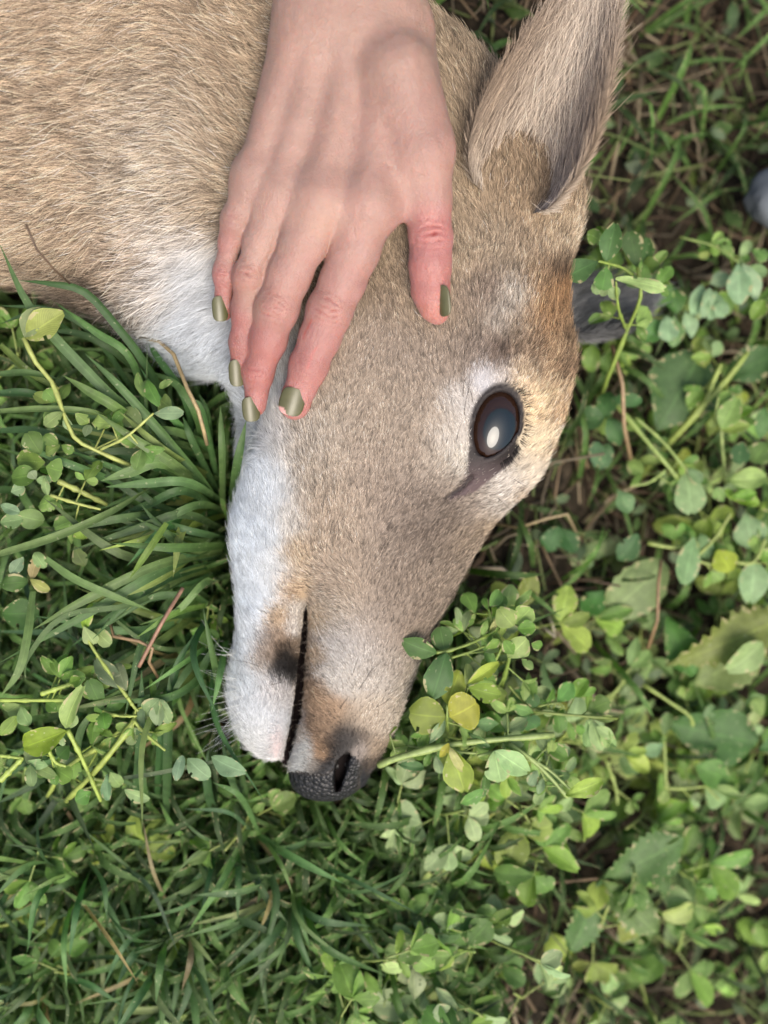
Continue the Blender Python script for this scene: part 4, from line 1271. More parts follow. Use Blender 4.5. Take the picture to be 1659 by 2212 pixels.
hero('leafy sprig with small dark leaflets reaching out to a pale tuft', (1120, 1540), Z4, .052,
 [([(1000,1240),(1080,1040),(1170,990),(1400,1010),(1800,1040)], .0010, [.0,.04,.052,.052,.05]), ([(1190,945),(1340,920),(1400,960)], .0006), ([(960,780),(1060,900),(1170,990)], .0007)],
 [((972,850),(1118,860),112,(112,154,98)), ((1100,850),(1192,942),92,(76,116,66)), ((1338,912),(1455,765),130,(100,154,76)), ((1050,1005),(1030,1155),95,(90,138,80)), ((1050,1022),(1196,1112),112,(82,130,76)), ((1162,1002),(998,948),75,(116,160,92)),
  ((1420,1060),(1470,1210),60,(120,166,80)), ((1500,1080),(1530,1170),60,(110,156,72)), ((1560,1060),(1580,1270),80,(150,182,130)), ((1600,1040),(1680,1290),110,(164,194,140)), ((1640,1100),(1780,1200),80,(160,190,134)), ((1600,1030),(1800,1045),50,(170,196,130)), ((1700,1090),(1720,1280),70,(156,186,130)), ((1660,1110),(1800,1260),60,(150,182,126))])
hero('thick cut stalk lying flat with soft pale green leaflets around it', (1000, 1660), Z4, .062,
 [([(-40,1400),(100,1345),(460,1250),(800,1208),(1312,1165)], .0020, [.060,.064,.066,.066,.064]), ([(720,1330),(860,1300),(1060,1330)], .0008), ([(490,1230),(560,1290),(720,1310)], .0008), ([(960,1230),(1120,1340),(1260,1470),(1420,1650)], .0012), ([(1140,1350),(1290,1450),(1440,1590)], .0008)],
 [((890,1082),(718,1080),92,(106,144,96)), ((650,1150),(810,1262),62,(100,136,90)), ((522,1268),(622,1612),205,(158,180,82),.070,.068), ((505,1272),(620,1470),60,(186,188,130),.075,.072), ((850,1290),(905,1545),185,(158,190,138),.068,.066), ((862,1290),(1135,1472),150,(168,200,148),.070,.066), ((1402,1632),(1690,1525),135,(158,194,92),.066,.068), ((108,1392),(312,1420),82,(88,126,82)), ((1440,1480),(1250,1500),100,(112,150,92)), ((1180,1440),(1130,1560),90,(140,172,134)), ((1060,1640),(960,1500),70,(132,172,84)), ((790,1460),(760,1650),70,(110,150,90)), ((590,1700),(760,1620),90,(110,156,84)), ((400,1330),(440,1480),60,(150,176,140)), ((1230,1500),(1190,1620),55,(150,180,140))], col=(150, 172, 104))
hero('tall sprig with three rounded dark leaflets leaning over the deer\'s forehead', (1290, 900), Z6, .052,
 [([(600,1100),(640,1000),(760,700),(850,480),(830,290)], .0014, [-.02,.01,.03,.046,.05]), ([(800,340),(720,290),(630,265),(580,252)], .0009, [.05,.054,.058,.060]), ([(760,690),(710,560),(692,380)], .0010, [.03,.045,.056])],
 [((632,255),(690,5),130,(86,124,76),.062,.066), ((580,252),(376,350),130,(84,120,74),.062,.066), ((635,285),(605,440),120,(80,124,58),.060,.058), ((692,362),(1015,425),85,(176,206,140),.062,.062), ((830,300),(780,60),120,(70,104,54),.035,.04), ((850,300),(960,270),110,(98,130,56),.03,.035), ((870,280),(900,100),90,(74,112,58),.03,.03), ((900,320),(1020,180),60,(150,180,110),.03,.03)])
hero('pale drooping leaflets on a sprig beyond the deer\'s brow', (1480, 800), Z6, .022,
 [([(1180,900),(1120,700),(1060,480),(1000,330)], .0012, [-.025,0,.02,.02]), ([(1280,600),(1260,480),(1240,380)], .0010, [0,.018,.02])],
 [((1050,400),(920,530),110,(92,136,72)), ((1040,400),(1080,580),120,(80,126,64)), ((1010,600),(1040,760),110,(150,184,150)), ((1060,600),(1060,800),110,(124,164,116)), ((1130,560),(1180,740),90,(150,184,150)), ((990,640),(870,760),110,(92,142,80)), ((1240,400),(1180,600),90,(158,190,160)), ((1290,420),(1260,610),80,(150,186,154)), ((1330,440),(1300,620),80,(146,182,150)), ((1290,400),(1410,340),90,(160,192,160)), ((1380,500),(1350,610),90,(140,176,140))])
hero('two long pale leaflets hanging side by side near a grey stone', (1600, 640), Z6, .028,
 [([(1470,640),(1440,400),(1430,250),(1380,130)], .0013, [-.025,0,.026,.026]), ([(1470,260),(1320,160),(1100,100)], .0009)],
 [((1470,265),(1480,525),140,(140,178,140)), ((1500,265),(1600,495),100,(160,192,164)), ((1440,250),(1370,150),60,(110,146,80)), ((1560,180),(1659,240),90,(110,150,84)), ((1640,500),(1560,620),90,(120,156,70)), ((1500,300),(1659,330),70,(124,160,110))])
hero('thick broken yellow-green stalk with a forked cut end', (1377, 1029), Z6, .016,
 [([(830,1640),(1000,1440),(1150,1280),(1260,1150),(1400,1000),(1530,830)], .0024, [-.02,0,.01,.016,.018,.02]), ([(1262,1145),(1310,1020),(1362,905)], .0019, [.016,.02,.022]), ([(1250,1130),(1130,1180)], .0011, [.014,.008])],
 [((1240,1150),(1250,1060),22,(190,200,150)), ((1290,1150),(1320,1130),20,(196,190,150)), ((1525,835),(1530,770),18,(200,196,170)), ((1000,1450),(900,1340),90,(70,112,66),-.01,-.012)], col=(160, 176, 96))
hero('arching stem ending in one broad grey-green leaflet', (1466, 1036), Z6, .024,
 [([(590,1080),(570,1200),(570,1330)], .0013, [.01,.0,-.02]), ([(590,1080),(680,1150),(850,1350),(1010,1540),(1090,1640)], .0017, [.01,.02,.024,.024,.02]), ([(820,1250),(990,1400),(1130,1570)], .0011), ([(1010,1580),(900,1660),(780,1680)], .0010)],
 [((1135,1575),(1180,1860),180,(146,178,132)), ((1140,1570),(1240,1660),80,(120,152,110)), ((620,1250),(440,1260),140,(84,124,80)), ((640,1250),(745,1420),120,(84,126,76)), ((620,1250),(650,1070),110,(78,120,72)), ((660,1130),(860,1140),80,(74,118,68)), ((700,1700),(790,1850),110,(110,148,104)), ((600,1580),(650,1400),90,(106,146,110)), ((560,1570),(570,1400),80,(84,126,90))], col=(146, 168, 96))
hero('slender stem holding a folded pair of wilted leaflets above a small crown', (1571, 1063), Z6, .030,
 [([(1400,1730),(1380,1560),(1360,1320)], .0013, [.0,.02,.03]), ([(1360,1310),(1330,1220),(1345,1110)], .0011, [.03,.032,.032]), ([(1400,1730),(1450,1850)], .0011, [.0,-.02])],
 [((1362,1318),(1470,1120),130,(142,176,104),.032,.036), ((1365,1322),(1545,1290),90,(136,160,84),.030,.034), ((1335,1225),(1420,1080),80,(132,168,90)), ((1395,1650),(1659,1620),130,(150,176,110)), ((1410,1740),(1610,1790),90,(140,180,80)), ((1430,1750),(1590,1730),70,(120,166,74)), ((1440,1770),(1390,1700),50,(150,190,90)), ((1640,1180),(1620,1380),90,(92,134,80)), ((1659,1400),(1560,1530),130,(104,140,76)), ((1500,1400),(1470,1540),100,(78,116,72)), ((1380,1780),(1320,1700),60,(116,150,90))], col=(140, 160, 96))
hero('sprig with oval leaflets and one yellow leaf over bare dark soil', (1560, 1230), Z7, .022,
 [([(1500,0),(1430,110),(1340,200)], .0012), ([(1650,110),(1600,210),(1520,215)], .0012), ([(1140,130),(1260,150),(1350,130),(1345,200)], .0013), ([(1335,200),(1430,225),(1525,215)], .0011)],
 [((1340,100),(1300,312),95,(130,168,124)), ((1370,90),(1400,200),70,(120,160,110)), ((1440,160),(1500,255),100,(176,196,82)), ((1420,230),(1520,180),50,(160,184,76)), ((1600,205),(1590,395),120,(146,180,136)), ((1560,0),(1600,150),130,(136,172,126)), ((1640,560),(1495,690),110,(146,176,120)), ((1659,20),(1640,130),60,(120,160,100)), ((1060,660),(1100,540),50,(116,152,96)), ((1070,670),(1155,600),60,(120,158,90)), ((950,340),(860,440),90,(70,120,60)), ((1100,90),(1020,210),90,(70,106,70)), ((760,60),(700,170),90,(70,118,70)), ((770,70),(830,170),80,(66,110,62))], col=(136, 158, 90))
hero('wiry branching sprig with two long pale leaflets low on dark soil', (1440, 1680), Z7, .012,
 [([(1330,1140),(1330,1000),(1330,890),(1240,820),(1120,740)], .0013, [-.02,-.005,.01,.012,.012]), ([(1220,1190),(1215,1080),(1212,980)], .0013), ([(1220,1190),(1300,1190),(1390,1180)], .0010), ([(950,1040),(1000,1180),(1010,1260)], .0013), ([(900,830),(1000,770),(1060,670)], .0009), ([(930,870),(1060,700)], .0010), ([(1390,1180),(1450,1240)], .0008)],
 [((1392,1172),(1555,1230),45,(150,184,120)), ((1390,1185),(1470,1260),90,(140,176,120)), ((1350,1090),(1500,1160),110,(100,146,72)), ((1380,880),(1440,840),50,(130,166,120)), ((1210,960),(1230,860),50,(130,160,110)), ((1210,1000),(1120,1040),60,(130,172,130)), ((1560,820),(1650,800),50,(120,160,100)), ((1640,880),(1600,800),60,(150,180,110)), ((1220,1190),(1200,1260),40,(140,170,100)), ((900,640),(990,650),30,(110,140,70)), ((860,1040),(900,1110),50,(96,140,70)), ((770,1040),(830,1060),60,(104,146,60)), ((700,1160),(800,1170),70,(90,132,80)), ((1100,1130),(1030,1060),60,(96,130,80))], col=(142, 164, 90))

# left side: the sprig with wilted and round leaves over the grass
hero('wilted legume sprig sprawling across the grass below the deer\'s neck', (20, 1000), Z1, .085,
 [([(150,740),(230,900),(330,1020),(390,1180),(470,1370),(600,1450),(850,1560)], .0013, [.09,.088,.086,.086,.086,.084,.078]), ([(640,1450),(800,1370),(975,1220)], .0008, [.085,.09,.092]), ([(370,1650),(520,1720),(680,1800)], .0016, [.08,.078,.07]), ([(320,1740),(480,1790),(640,1830)], .0009), ([(370,1070),(300,980)], .0009)],
 [((150,738),(240,560),120,(140,156,116),.092,.098), ((160,742),(378,585),150,(166,178,104),.092,.10), ((370,1150),(430,1010),70,(120,154,84)), ((360,1150),(285,1070),90,(112,150,74)), ((350,1150),(210,1100),60,(130,156,84)), ((360,1180),(280,1260),60,(120,152,84)), ((400,1210),(280,1300),80,(140,168,110)), ((410,1220),(440,1340),50,(150,178,140)), ((480,1220),(565,1290),70,(140,168,96)), ((540,1370),(565,1290),50,(150,178,140)),
  ((260,1480),(170,1340),120,(96,128,64)), ((370,1420),(280,1360),80,(110,142,70)), ((380,1420),(280,1480),70,(120,150,80)), ((390,1420),(465,1470),60,(116,148,76)), ((285,1530),(100,1520),120,(110,142,66)), ((290,1560),(395,1590),140,(104,136,62)), ((240,1610),(65,1630),120,(100,134,64)), ((230,1640),(190,1590),60,(150,176,140)), ((280,1620),(300,1740),50,(150,178,130)), ((975,1222),(1165,1215),75,(150,180,146),.092,.094), ((900,1300),(770,1190),110,(126,150,100)), ((915,1120),(865,960),50,(120,150,90)), ((915,1120),(930,1000),50,(110,144,86)), ((930,1010),(1000,1170),70,(96,140,70)), ((1010,1060),(1080,1010),40,(120,150,90)), ((1090,1190),(1010,1130),80,(132,152,96)), ((70,1720),(160,1690),80,(140,170,130)), ((0,1800),(120,1850),60,(140,172,140))], col=(160, 172, 100))
hero('round leaved sprig with curled withered leaf in the grass by the chin', (250, 1600), Z5, .076,
 [([(650,1260),(760,1290),(870,1290)], .0008), ([(870,1260),(840,1340),(640,1600),(420,1830)], .0019, [.07,.072,.07,.05]), ([(810,1170),(850,1230),(880,1260)], .0010), ([(800,1360),(640,1480),(420,1620),(300,1800)], .0014, [.07,.066,.06,.045]), ([(850,1320),(920,1400),(1050,1510)], .0009), ([(810,1170),(700,1020),(590,860),(540,760)], .0010)],
 [((655,1250),(560,1060),110,(92,128,72)), ((675,1255),(815,1155),80,(90,130,66)), ((655,1265),(660,1365),95,(96,140,60)), ((1010,1185),(905,1290),90,(140,166,124)), ((1012,1185),(1000,1355),90,(150,176,140)), ((1015,1190),(1075,1350),80,(136,164,120)), ((790,1130),(600,930),110,(104,124,96)), ((800,1130),(740,950),80,(124,140,112)), ((590,560),(525,740),60,(140,176,70)), ((530,720),(600,840),90,(156,176,130)), ((600,740),(700,840),90,(160,182,130)), ((960,430),(910,370),40,(150,170,110)), ((940,430),(890,460),60,(150,172,130)), ((970,330),(960,380),40,(160,170,100)), ((1160,1540),(1110,1700),70,(130,164,140)), ((1190,1560),(1320,1690),110,(140,172,140)), ((1340,1550),(1550,1660),110,(130,164,130)), ((700,1650),(770,1750),70,(140,174,110)), ((680,1660),(680,1830),70,(130,166,130)), ((790,1760),(940,1830),80,(150,178,130))], col=(140, 156, 82))
hero('light green sprig with pale flat leaf among grass blades', (60, 1560), Z5, .080,
 [([(0,1190),(230,1190),(460,1190)], .0011), ([(260,1150),(380,1110),(470,1080)], .0014), ([(430,1380),(520,1560),(640,1830)], .0013, [.08,.074,.06]), ([(0,1540),(150,1560)], .0010), ([(300,1490),(350,1580),(420,1610)], .0011), ([(0,1700),(140,1560)], .0017)],
 [((410,1370),(500,1110),90,(168,194,120),.086,.094), ((420,1385),(130,1500),150,(140,170,60),.086,.084), ((440,1080),(510,1050),60,(120,160,60)), ((290,1200),(360,1260),60,(104,146,70)), ((120,1220),(30,1280),90,(132,160,100)), ((130,1230),(180,1350),80,(144,172,116)), ((110,1290),(0,1420),80,(130,164,84)), ((420,1370),(480,1290),50,(166,192,140)), ((390,1420),(400,1480),40,(170,196,150)), ((440,1480),(370,1550),100,(70,108,50)), ((170,1580),(290,1610),50,(150,182,130)), ((190,1590),(350,1680),70,(120,146,90)), ((190,1600),(200,1740),70,(118,146,100)), ((580,1770),(480,1830),100,(100,146,76)), ((250,260),(190,410),70,(160,150,110)), ((150,280),(70,390),80,(150,180,150)), ((190,420),(310,500),70,(150,160,96)), ((220,250),(280,350),80,(140,172,120)), ((470,210),(530,340),90,(120,140,90)), ((10,640),(240,640),180,(70,108,52),.065,.065), ((0,450),(160,440),100,(80,116,56)), ((100,10),(280,60),120,(126,156,100)), ((0,60),(140,40),90,(130,164,112))], col=(150, 170, 86))
# ------------------------------------------------------------------ grass tufts: every blade its own
def tuft(label, base_d, z0):
    q = W(base_d, z0); q[2] = float(ground_z(q[0], q[1]))
    t = empty('grass_tuft', tuple(q)); tag(t, label, 'grass', 'grass tufts on the throat side')
    return t
def blade_d(parent, pts, zs, wpx, col, **kw):
    add_blade(parent, [at(a, b, z) for (a, b), z in zip(pts, zs)], wpx * k_at(.07), col, **kw)
G1, G2, G3, G4 = (92, 126, 72), (72, 106, 60), (114, 146, 84), (134, 162, 90)
tA = tuft('dense grass tuft fanning out from under the deer\'s throat', (490, 1090), .02)
for pts, wpx, c, zs in [
    ([(400,960),(272,879),(190,804),(68,668),(0,529)], 22, G1, (.03,.075,.085,.092,.095)), ([(330,960),(289,784),(205,715),(119,653)], 17, G1, (.03,.07,.076,.078)), ([(400,940),(320,794),(250,700),(184,630),(110,612),(44,606)], 18, G2, (.03,.07,.085,.095,.098,.096)),
    ([(430,1010),(265,889),(200,850),(136,811)], 21, G3, (.035,.082,.088,.09)), ([(470,1090),(435,1036),(282,859),(184,764)], 20, G1, (.02,.06,.086,.092)), ([(480,1090),(384,1008),(290,945),(197,883)], 23, G3, (.02,.074,.088,.09)),
    ([(480,1085),(360,1002),(280,1020),(218,1039)], 24, G3, (.02,.078,.084,.085)), ([(490,1090),(408,1042),(310,1044),(228,1052)], 20, G1, (.02,.075,.08,.08)), ([(483,1100),(481,980),(476,876)], 16, G1, (.03,.07,.076)), ([(500,1105),(512,1010),(532,908)], 20, G1, (.03,.07,.08)),
    ([(272,1050),(160,1005),(44,961)], 18, G1, (.06,.08,.084)), ([(470,1100),(330,1090),(200,1000),(150,960)], 15, G2, (.02,.065,.07,.07)), ([(490,1100),(420,960),(395,900)], 16, G2, (.02,.06,.064)), ([(480,1080),(440,900),(415,860)], 15, G1, (.02,.06,.066)),
    ([(470,1080),(340,1000),(210,930),(110,920)], 17, G2, (.02,.06,.066,.066)), ([(490,1110),(400,1060),(320,1090),(240,1120)], 18, G2, (.02,.07,.07,.06)), ([(485,1100),(430,1090),(360,1120),(300,1160)], 17, G1, (.02,.07,.078,.07))]:
    blade_d(tA, pts, zs, wpx, c)
tB = tuft('long flat grass blades sweeping towards the deer\'s jaw', (480, 1230), .02)
for pts, wpx, c, zs in [
    ([(0,1196),(120,1160),(238,1108),(330,1050)], 18, G3, (.085,.088,.084,.07)), ([(480,1190),(340,1220),(177,1298),(71,1360)], 20, G3, (.03,.08,.088,.088)), ([(480,1170),(340,1237),(187,1326),(0,1431)], 20, G1, (.03,.078,.084,.086)), ([(71,1278),(60,1370),(40,1450),(0,1506)], 17, G3, (.08,.09,.092,.09)),
    ([(495,1178),(380,1182),(241,1173)], 20, G1, (.03,.082,.088)), ([(99,1207),(160,1250),(238,1285),(326,1319)], 16, G3, (.09,.092,.09,.08)), ([(480,1140),(340,1090),(280,1030)], 15, G2, (.03,.07,.07)), ([(490,1210),(360,1250),(240,1330),(150,1400)], 18, G2, (.02,.066,.07,.07)),
    ([(480,1230),(400,1280),(330,1290),(220,1360)], 14, G1, (.02,.07,.075,.075)), ([(495,1150),(400,1110),(300,1140),(150,1190)], 19, G1, (.02,.074,.08,.078)), ([(490,1160),(430,1150),(330,1130),(230,1150)], 16, G2, (.02,.07,.072,.07)), ([(480,1250),(440,1260),(380,1320),(300,1350)], 15, G3, (.02,.07,.075,.07)), ([(360,1130),(320,1190),(280,1250)], 14, (120,150,66), (.09,.094,.09)), ([(490,1200),(300,1300),(140,1330),(60,1420),(55,1470)], 12, G1, (.02,.08,.088,.086,.08))]:
    blade_d(tB, pts, zs, wpx, c)
tC = tuft('upright dark grass blades standing beside the deer\'s chin', (400, 1720), .02)
for pts, wpx, c, zs in [
    ([(476,1509),(462,1420),(439,1312)], 16, G1, (.04,.074,.082)), ([(360,1760),(364,1600),(367,1448)], 22, G2, (.03,.066,.072)), ([(290,1760),(303,1600),(306,1448)], 20, G2, (.03,.07,.074)), ([(340,1740),(350,1600),(380,1450),(420,1370)], 20, G2, (.02,.06,.066,.07)), ([(250,1730),(290,1600),(360,1430)], 14, G2, (.02,.064,.07)),
    ([(180,1720),(170,1600),(210,1520)], 17, G1, (.02,.06,.064)), ([(330,1760),(310,1700),(300,1560)], 18, G1, (.02,.06,.06)), ([(240,1684),(330,1672),(430,1652),(545,1628)], 9, (96,116,80), (.07,.072,.07,.066)), ([(540,1760),(500,1680),(480,1600)], 16, G1, (.02,.06,.066)), ([(470,1780),(450,1700),(450,1620)], 22, G2, (.02,.05,.056)), ([(560,1800),(520,1720),(460,1690)], 15, G1, (.02,.06,.062)), ([(420,1520),(440,1440),(475,1380)], 16, G2, (.03,.06,.064))]:
    blade_d(tC, pts, zs, wpx, c)
tD = tuft('bent grass blades leaning against the deer\'s furry neck', (260, 900), .02)
for pts, wpx, c, zs in [([(0,808),(60,806),(130,820)], 15, G1, (.08,.082,.08)), ([(0,889),(90,884),(190,889),(260,910)], 14, G3, (.084,.086,.084,.07)), ([(0,850),(60,850),(120,870)], 18, G2, (.07,.07,.06)), ([(300,860),(200,720),(110,670),(0,660)], 14, G2, (.03,.06,.066,.066)), ([(350,850),(250,760),(170,720),(90,715)], 16, G2, (.03,.06,.064,.06)), ([(0,745),(60,800),(140,850)], 15, (108,130,64), (.07,.072,.07)), ([(160,720),(110,690),(60,680),(0,700)], 12, G2, (.05,.06,.062,.06)), ([(0,930),(80,930),(170,960)], 16, G2, (.06,.062,.06)), ([(420,960),(400,860),(340,770),(320,740)], 16, G2, (.03,.06,.062,.06)), ([(440,990),(425,900),(380,830),(310,800)], 17, G1, (.02,.06,.066,.06)), ([(460,1000),(450,900),(430,850)], 15, G2, (.02,.056,.06))]:
    blade_d(tD, pts, zs, wpx, c)
tE = tuft('thick mat of crossing grass blades spilling out from under the jaw', (485, 1200), .02)
_g = random.Random(99)
for _ in range(62):
    bx, by = 492 + _g.gauss(0, 6), _g.uniform(960, 1420)
    a = math.pi + _g.gauss((by - 1150) / -420, .42); L = _g.uniform(170, 430); bend = _g.gauss(0, .22)
    zt = _g.uniform(.045, .088)
    p1 = (bx + math.cos(a) * L * .5, by + math.sin(a) * L * .5); p2 = (bx + math.cos(a + bend) * L, by + math.sin(a + bend) * L)
    blade_d(tE, [(bx, by), p1, p2], (.012, zt * .9, zt), _g.uniform(10, 21), _g.choice([G1, G1, G2, G3, G3, (128, 150, 78)]), var=.18)
# more tufts along the throat side and beyond the frame edge
def random_tuft(label, base_d, count, aim, zmax, spread=.9, lpx=(150, 330)):
    t = tuft(label, base_d, .0)
    g = random.Random(int(base_d[0] * 7 + base_d[1]))
    for _ in range(int(count * 1.5)):
        a = math.atan2(aim[1], aim[0]) + g.gauss(0, spread)
        L = g.uniform(*lpx); bx, by = base_d[0] + g.gauss(0, 22), base_d[1] + g.gauss(0, 22)
        zt = g.uniform(.35, 1) * zmax
        bend = g.uniform(-.5, .5)
        p1 = (bx + math.cos(a) * L * .5, by + math.sin(a) * L * .5); p2 = (bx + math.cos(a + bend) * L, by + math.sin(a + bend) * L)
        c = g.choice([G1, G1, G2, G2, G3, (150, 140, 96) if g.random() < .35 else G1])
        blade_d(t, [(bx, by), p1, p2], (.0, zt * .85, zt * g.uniform(.7, 1.05)), g.uniform(8, 19), c, var=.2)
for lab, b_, nb, aim, zm in [('short grass tuft under the sprawling wilted sprig', (130, 1100), 16, (-1, -.2), .06), ('grass tuft rooted between round leaved sprig and deer\'s mouth', (430, 1420), 18, (-.8, .5), .06), ('grass tuft tangled below the light green sprig', (150, 1560), 18, (-.5, .7), .058),
                             ('grass tuft growing just past the tip of the deer\'s chin', (520, 1790), 20, (-.4, 1), .06), ('grass tuft at the foot of the curled withered leaf', (260, 1480), 16, (-1, .2), .056), ('broad bladed grass tuft away from the deer beside open sprigs', (180, 1870), 22, (-.4, .5), .07),
                             ('grass tuft in front of the deer\'s nose', (640, 1880), 20, (0, 1), .06), ('lone grass tuft a hand\'s width out from the deer\'s chin', (380, 2010), 22, (-.3, .8), .07), ('grass tuft farthest from the deer on the open side', (90, 2100), 20, (-.2, .6), .07), ('grass tuft pressed flat in the corner between neck and throat', (420, 900), 14, (-.7, -.5), .05)]:
    random_tuft(lab, b_, nb, aim, zm)

# ------------------------------------------------------------------ broad leaves, dry stalks, a stone
def weed(label, leaves, base_d):
    q = W(base_d, -.02); q[2] = float(ground_z(q[0], q[1]))
    p = empty('broadleaf_weed', tuple(q)); tag(p, label, 'plant', 'broad leaved weeds on the forehead side')
    for (b_, t_, w_, c, teeth, zb, zt, sd_) in leaves:
        V, Fq, lv = leaflet_arrays(w_, .18, .22, .12, sd_, widest=.6, teeth=teeth, rows=23 if teeth > .05 else 15, half=3)
        me = mesh_np('broad_leaf', V, Fq); set_lv(me, lv); me.materials.append(M_leaf)
        a, e = W(b_, zb), W(t_, zt)
        x, y, z, L = frame(a, e, random.uniform(-.2, .2))
        o = bpy.data.objects.new('leaf', me); COL.objects.link(o); o.parent = p
        o.matrix_local = Matrix.Translation(p.location).inverted() @ mat4(a, x, y, z, L, L, L)
        tint(o, c, .03)
weed('large pale grey-green leaf lying flat on bare soil', [((1285,1350),(1440,1220),.55,(132,154,108),.05,-.02,-.012,1)], (1285, 1350))
weed('long jagged yellow-green leaf with toothed edges', [((1440,1440),(1720,1330),.34,(122,138,74),.20,-.016,-.010,2)], (1440, 1440))
weed('broad dark green leaves low in the shade of the pale sprig', [((1440,1560),(1640,1610),.62,(74,116,58),.02,-.024,-.02,3), ((1500,1480),(1640,1400),.7,(128,150,96),.05,-.024,-.02,4), ((1640,1620),(1760,1580),.5,(92,140,82),.02,-.01,-.006,5)], (1460, 1560))
weed('wide dusky green leaves lying behind the forked stalk', [((1420,930),(1520,760),.8,(78,112,70),.04,-.022,-.018,6), ((1560,820),(1680,760),.6,(72,108,60),.03,-.022,-.016,7)], (1480, 900))
weed('glossy mid green leaf folded under the jagged one', [((1440,1330),(1500,1460),.5,(84,134,62),.02,-.022,-.016,8)], (1440, 1330))
weed('broad weed leaves out on the open ground beyond the soil patch', [((1300,1900),(1480,1820),.5,(96,132,78),.12,-.01,-.004,9), ((1300,1900),(1240,2060),.5,(88,126,70),.12,-.01,-.004,10), ((1300,1900),(1420,2020),.5,(110,140,82),.12,-.01,-.004,11)], (1300, 1900))

def dry_stalk(label, pts, zs, wpx, col):
    P = [at(a, b, z) for (a, b), z in zip(pts, zs)]
    V, Fq = tube_arrays(smooth_line(P, 18) if len(P) < 4 else np.array(P), wpx * .5 * k_at(.02), 6)
    me = mesh_np('stalk', V, Fq); me.materials.append(M_stem)
    o = link('dry_stalk', me, None); tint(o, col, .03)
    tag(o, label, 'stalk', 'dry stalks among the plants')
dry_stalk('bent white straw with two sharp kinks by the deer\'s forehead', [(1024,1226),(1050,1228),(1084,1228),(1110,1250),(1142,1278)], [-.005,.0,.004,.002,-.005], 9, (206, 194, 178))
dry_stalk('short white straw folded into a V behind the pale rosette', [(1168,1350),(1199,1374),(1194,1350),(1182,1328)], [.0,.008,.006,.0], 8, (222, 216, 204))
dry_stalk('thin upright brown stalk behind the arching stem', [(1322,746),(1345,830),(1348,920),(1365,1005)], [.012,.014,.004,-.02], 10, (150, 128, 104))
dry_stalk('curved brown twig standing over the large pale leaf', [(1400,1400),(1420,1340),(1422,1260),(1428,1210)], [-.01,.0,.004,.0], 8, (146, 120, 92))
dry_stalk('long tan grass straw arching over the throat side tuft', [(300,728),(345,738),(375,765),(405,840),(428,886),(440,930),(447,960)], [.06,.07,.076,.084,.086,.08,.07], 8, (166, 148, 116))
dry_stalk('crumpled brown straw caught in the grass by the mouth', [(236,1340),(246,1375),(300,1385),(330,1400),(322,1430),(345,1470)], [.07,.075,.078,.076,.072,.06], 7, (150, 128, 100))
dry_stalk('pale looping dry tendril under the deer\'s brow', [(1060,1130),(1120,1140),(1180,1120),(1225,1110),(1245,1150)], [-.01,.0,.004,.002,-.01], 7, (150, 136, 110))
dry_stalk('straight reddish straw lying across the grass blades', [(395,1270),(350,1345),(300,1440)], [.08,.086,.08], 8, (150, 116, 100))
dry_stalk('fine dark dead stem leaning against the neck fur', [(56,484),(80,540),(120,585),(150,612)], [.128,.122,.112,.10], 4, (100, 80, 66))
def stone():
    V, Fq = [], []
    g = np.random.default_rng(5); nu, nv = 28, 16
    c = at(1738, 430, -.02)
    for j in range(nv + 1):
        for i in range(nu):
            a, b_ = 2 * math.pi * i / nu, math.pi * j / nv
            V.append((math.sin(b_) * math.cos(a), math.sin(b_) * math.sin(a), math.cos(b_)))
    V = np.array(V); V *= (1 + .22 * vnoise(V, 1.4, 3) + .09 * vnoise(V, 4, 4) + .03 * vnoise(V, 11, 5))[:, None]
    V = V * np.array([.028, .020, .016]) + c
    for j in range(nv):
        for i in range(nu):
            Fq.append((j * nu + i, (j + 1) * nu + i, (j + 1) * nu + (i + 1) % nu, j * nu + (i + 1) % nu))
    m, n, l, b = new_mat('grey_stone')
    no = n.new('ShaderNodeTexNoise'); no.inputs['Scale'].default_value = 180; no.inputs['Detail'].default_value = 8
    cr = n.new('ShaderNodeValToRGB'); cr.color_ramp.elements[0].color = (.05, .06, .07, 1); cr.color_ramp.elements[1].color = (.16, .18, .20, 1)
    l.new(no.outputs['Fac'], cr.inputs[0]); l.new(cr.outputs[0], b.inputs['Base Color']); b.inputs['Roughness'].default_value = .8
    tag(link('stone', mesh_np('stone', V, np.array(Fq)), m), 'smooth grey stone half hidden among leafy sprigs', 'stone')
stone()

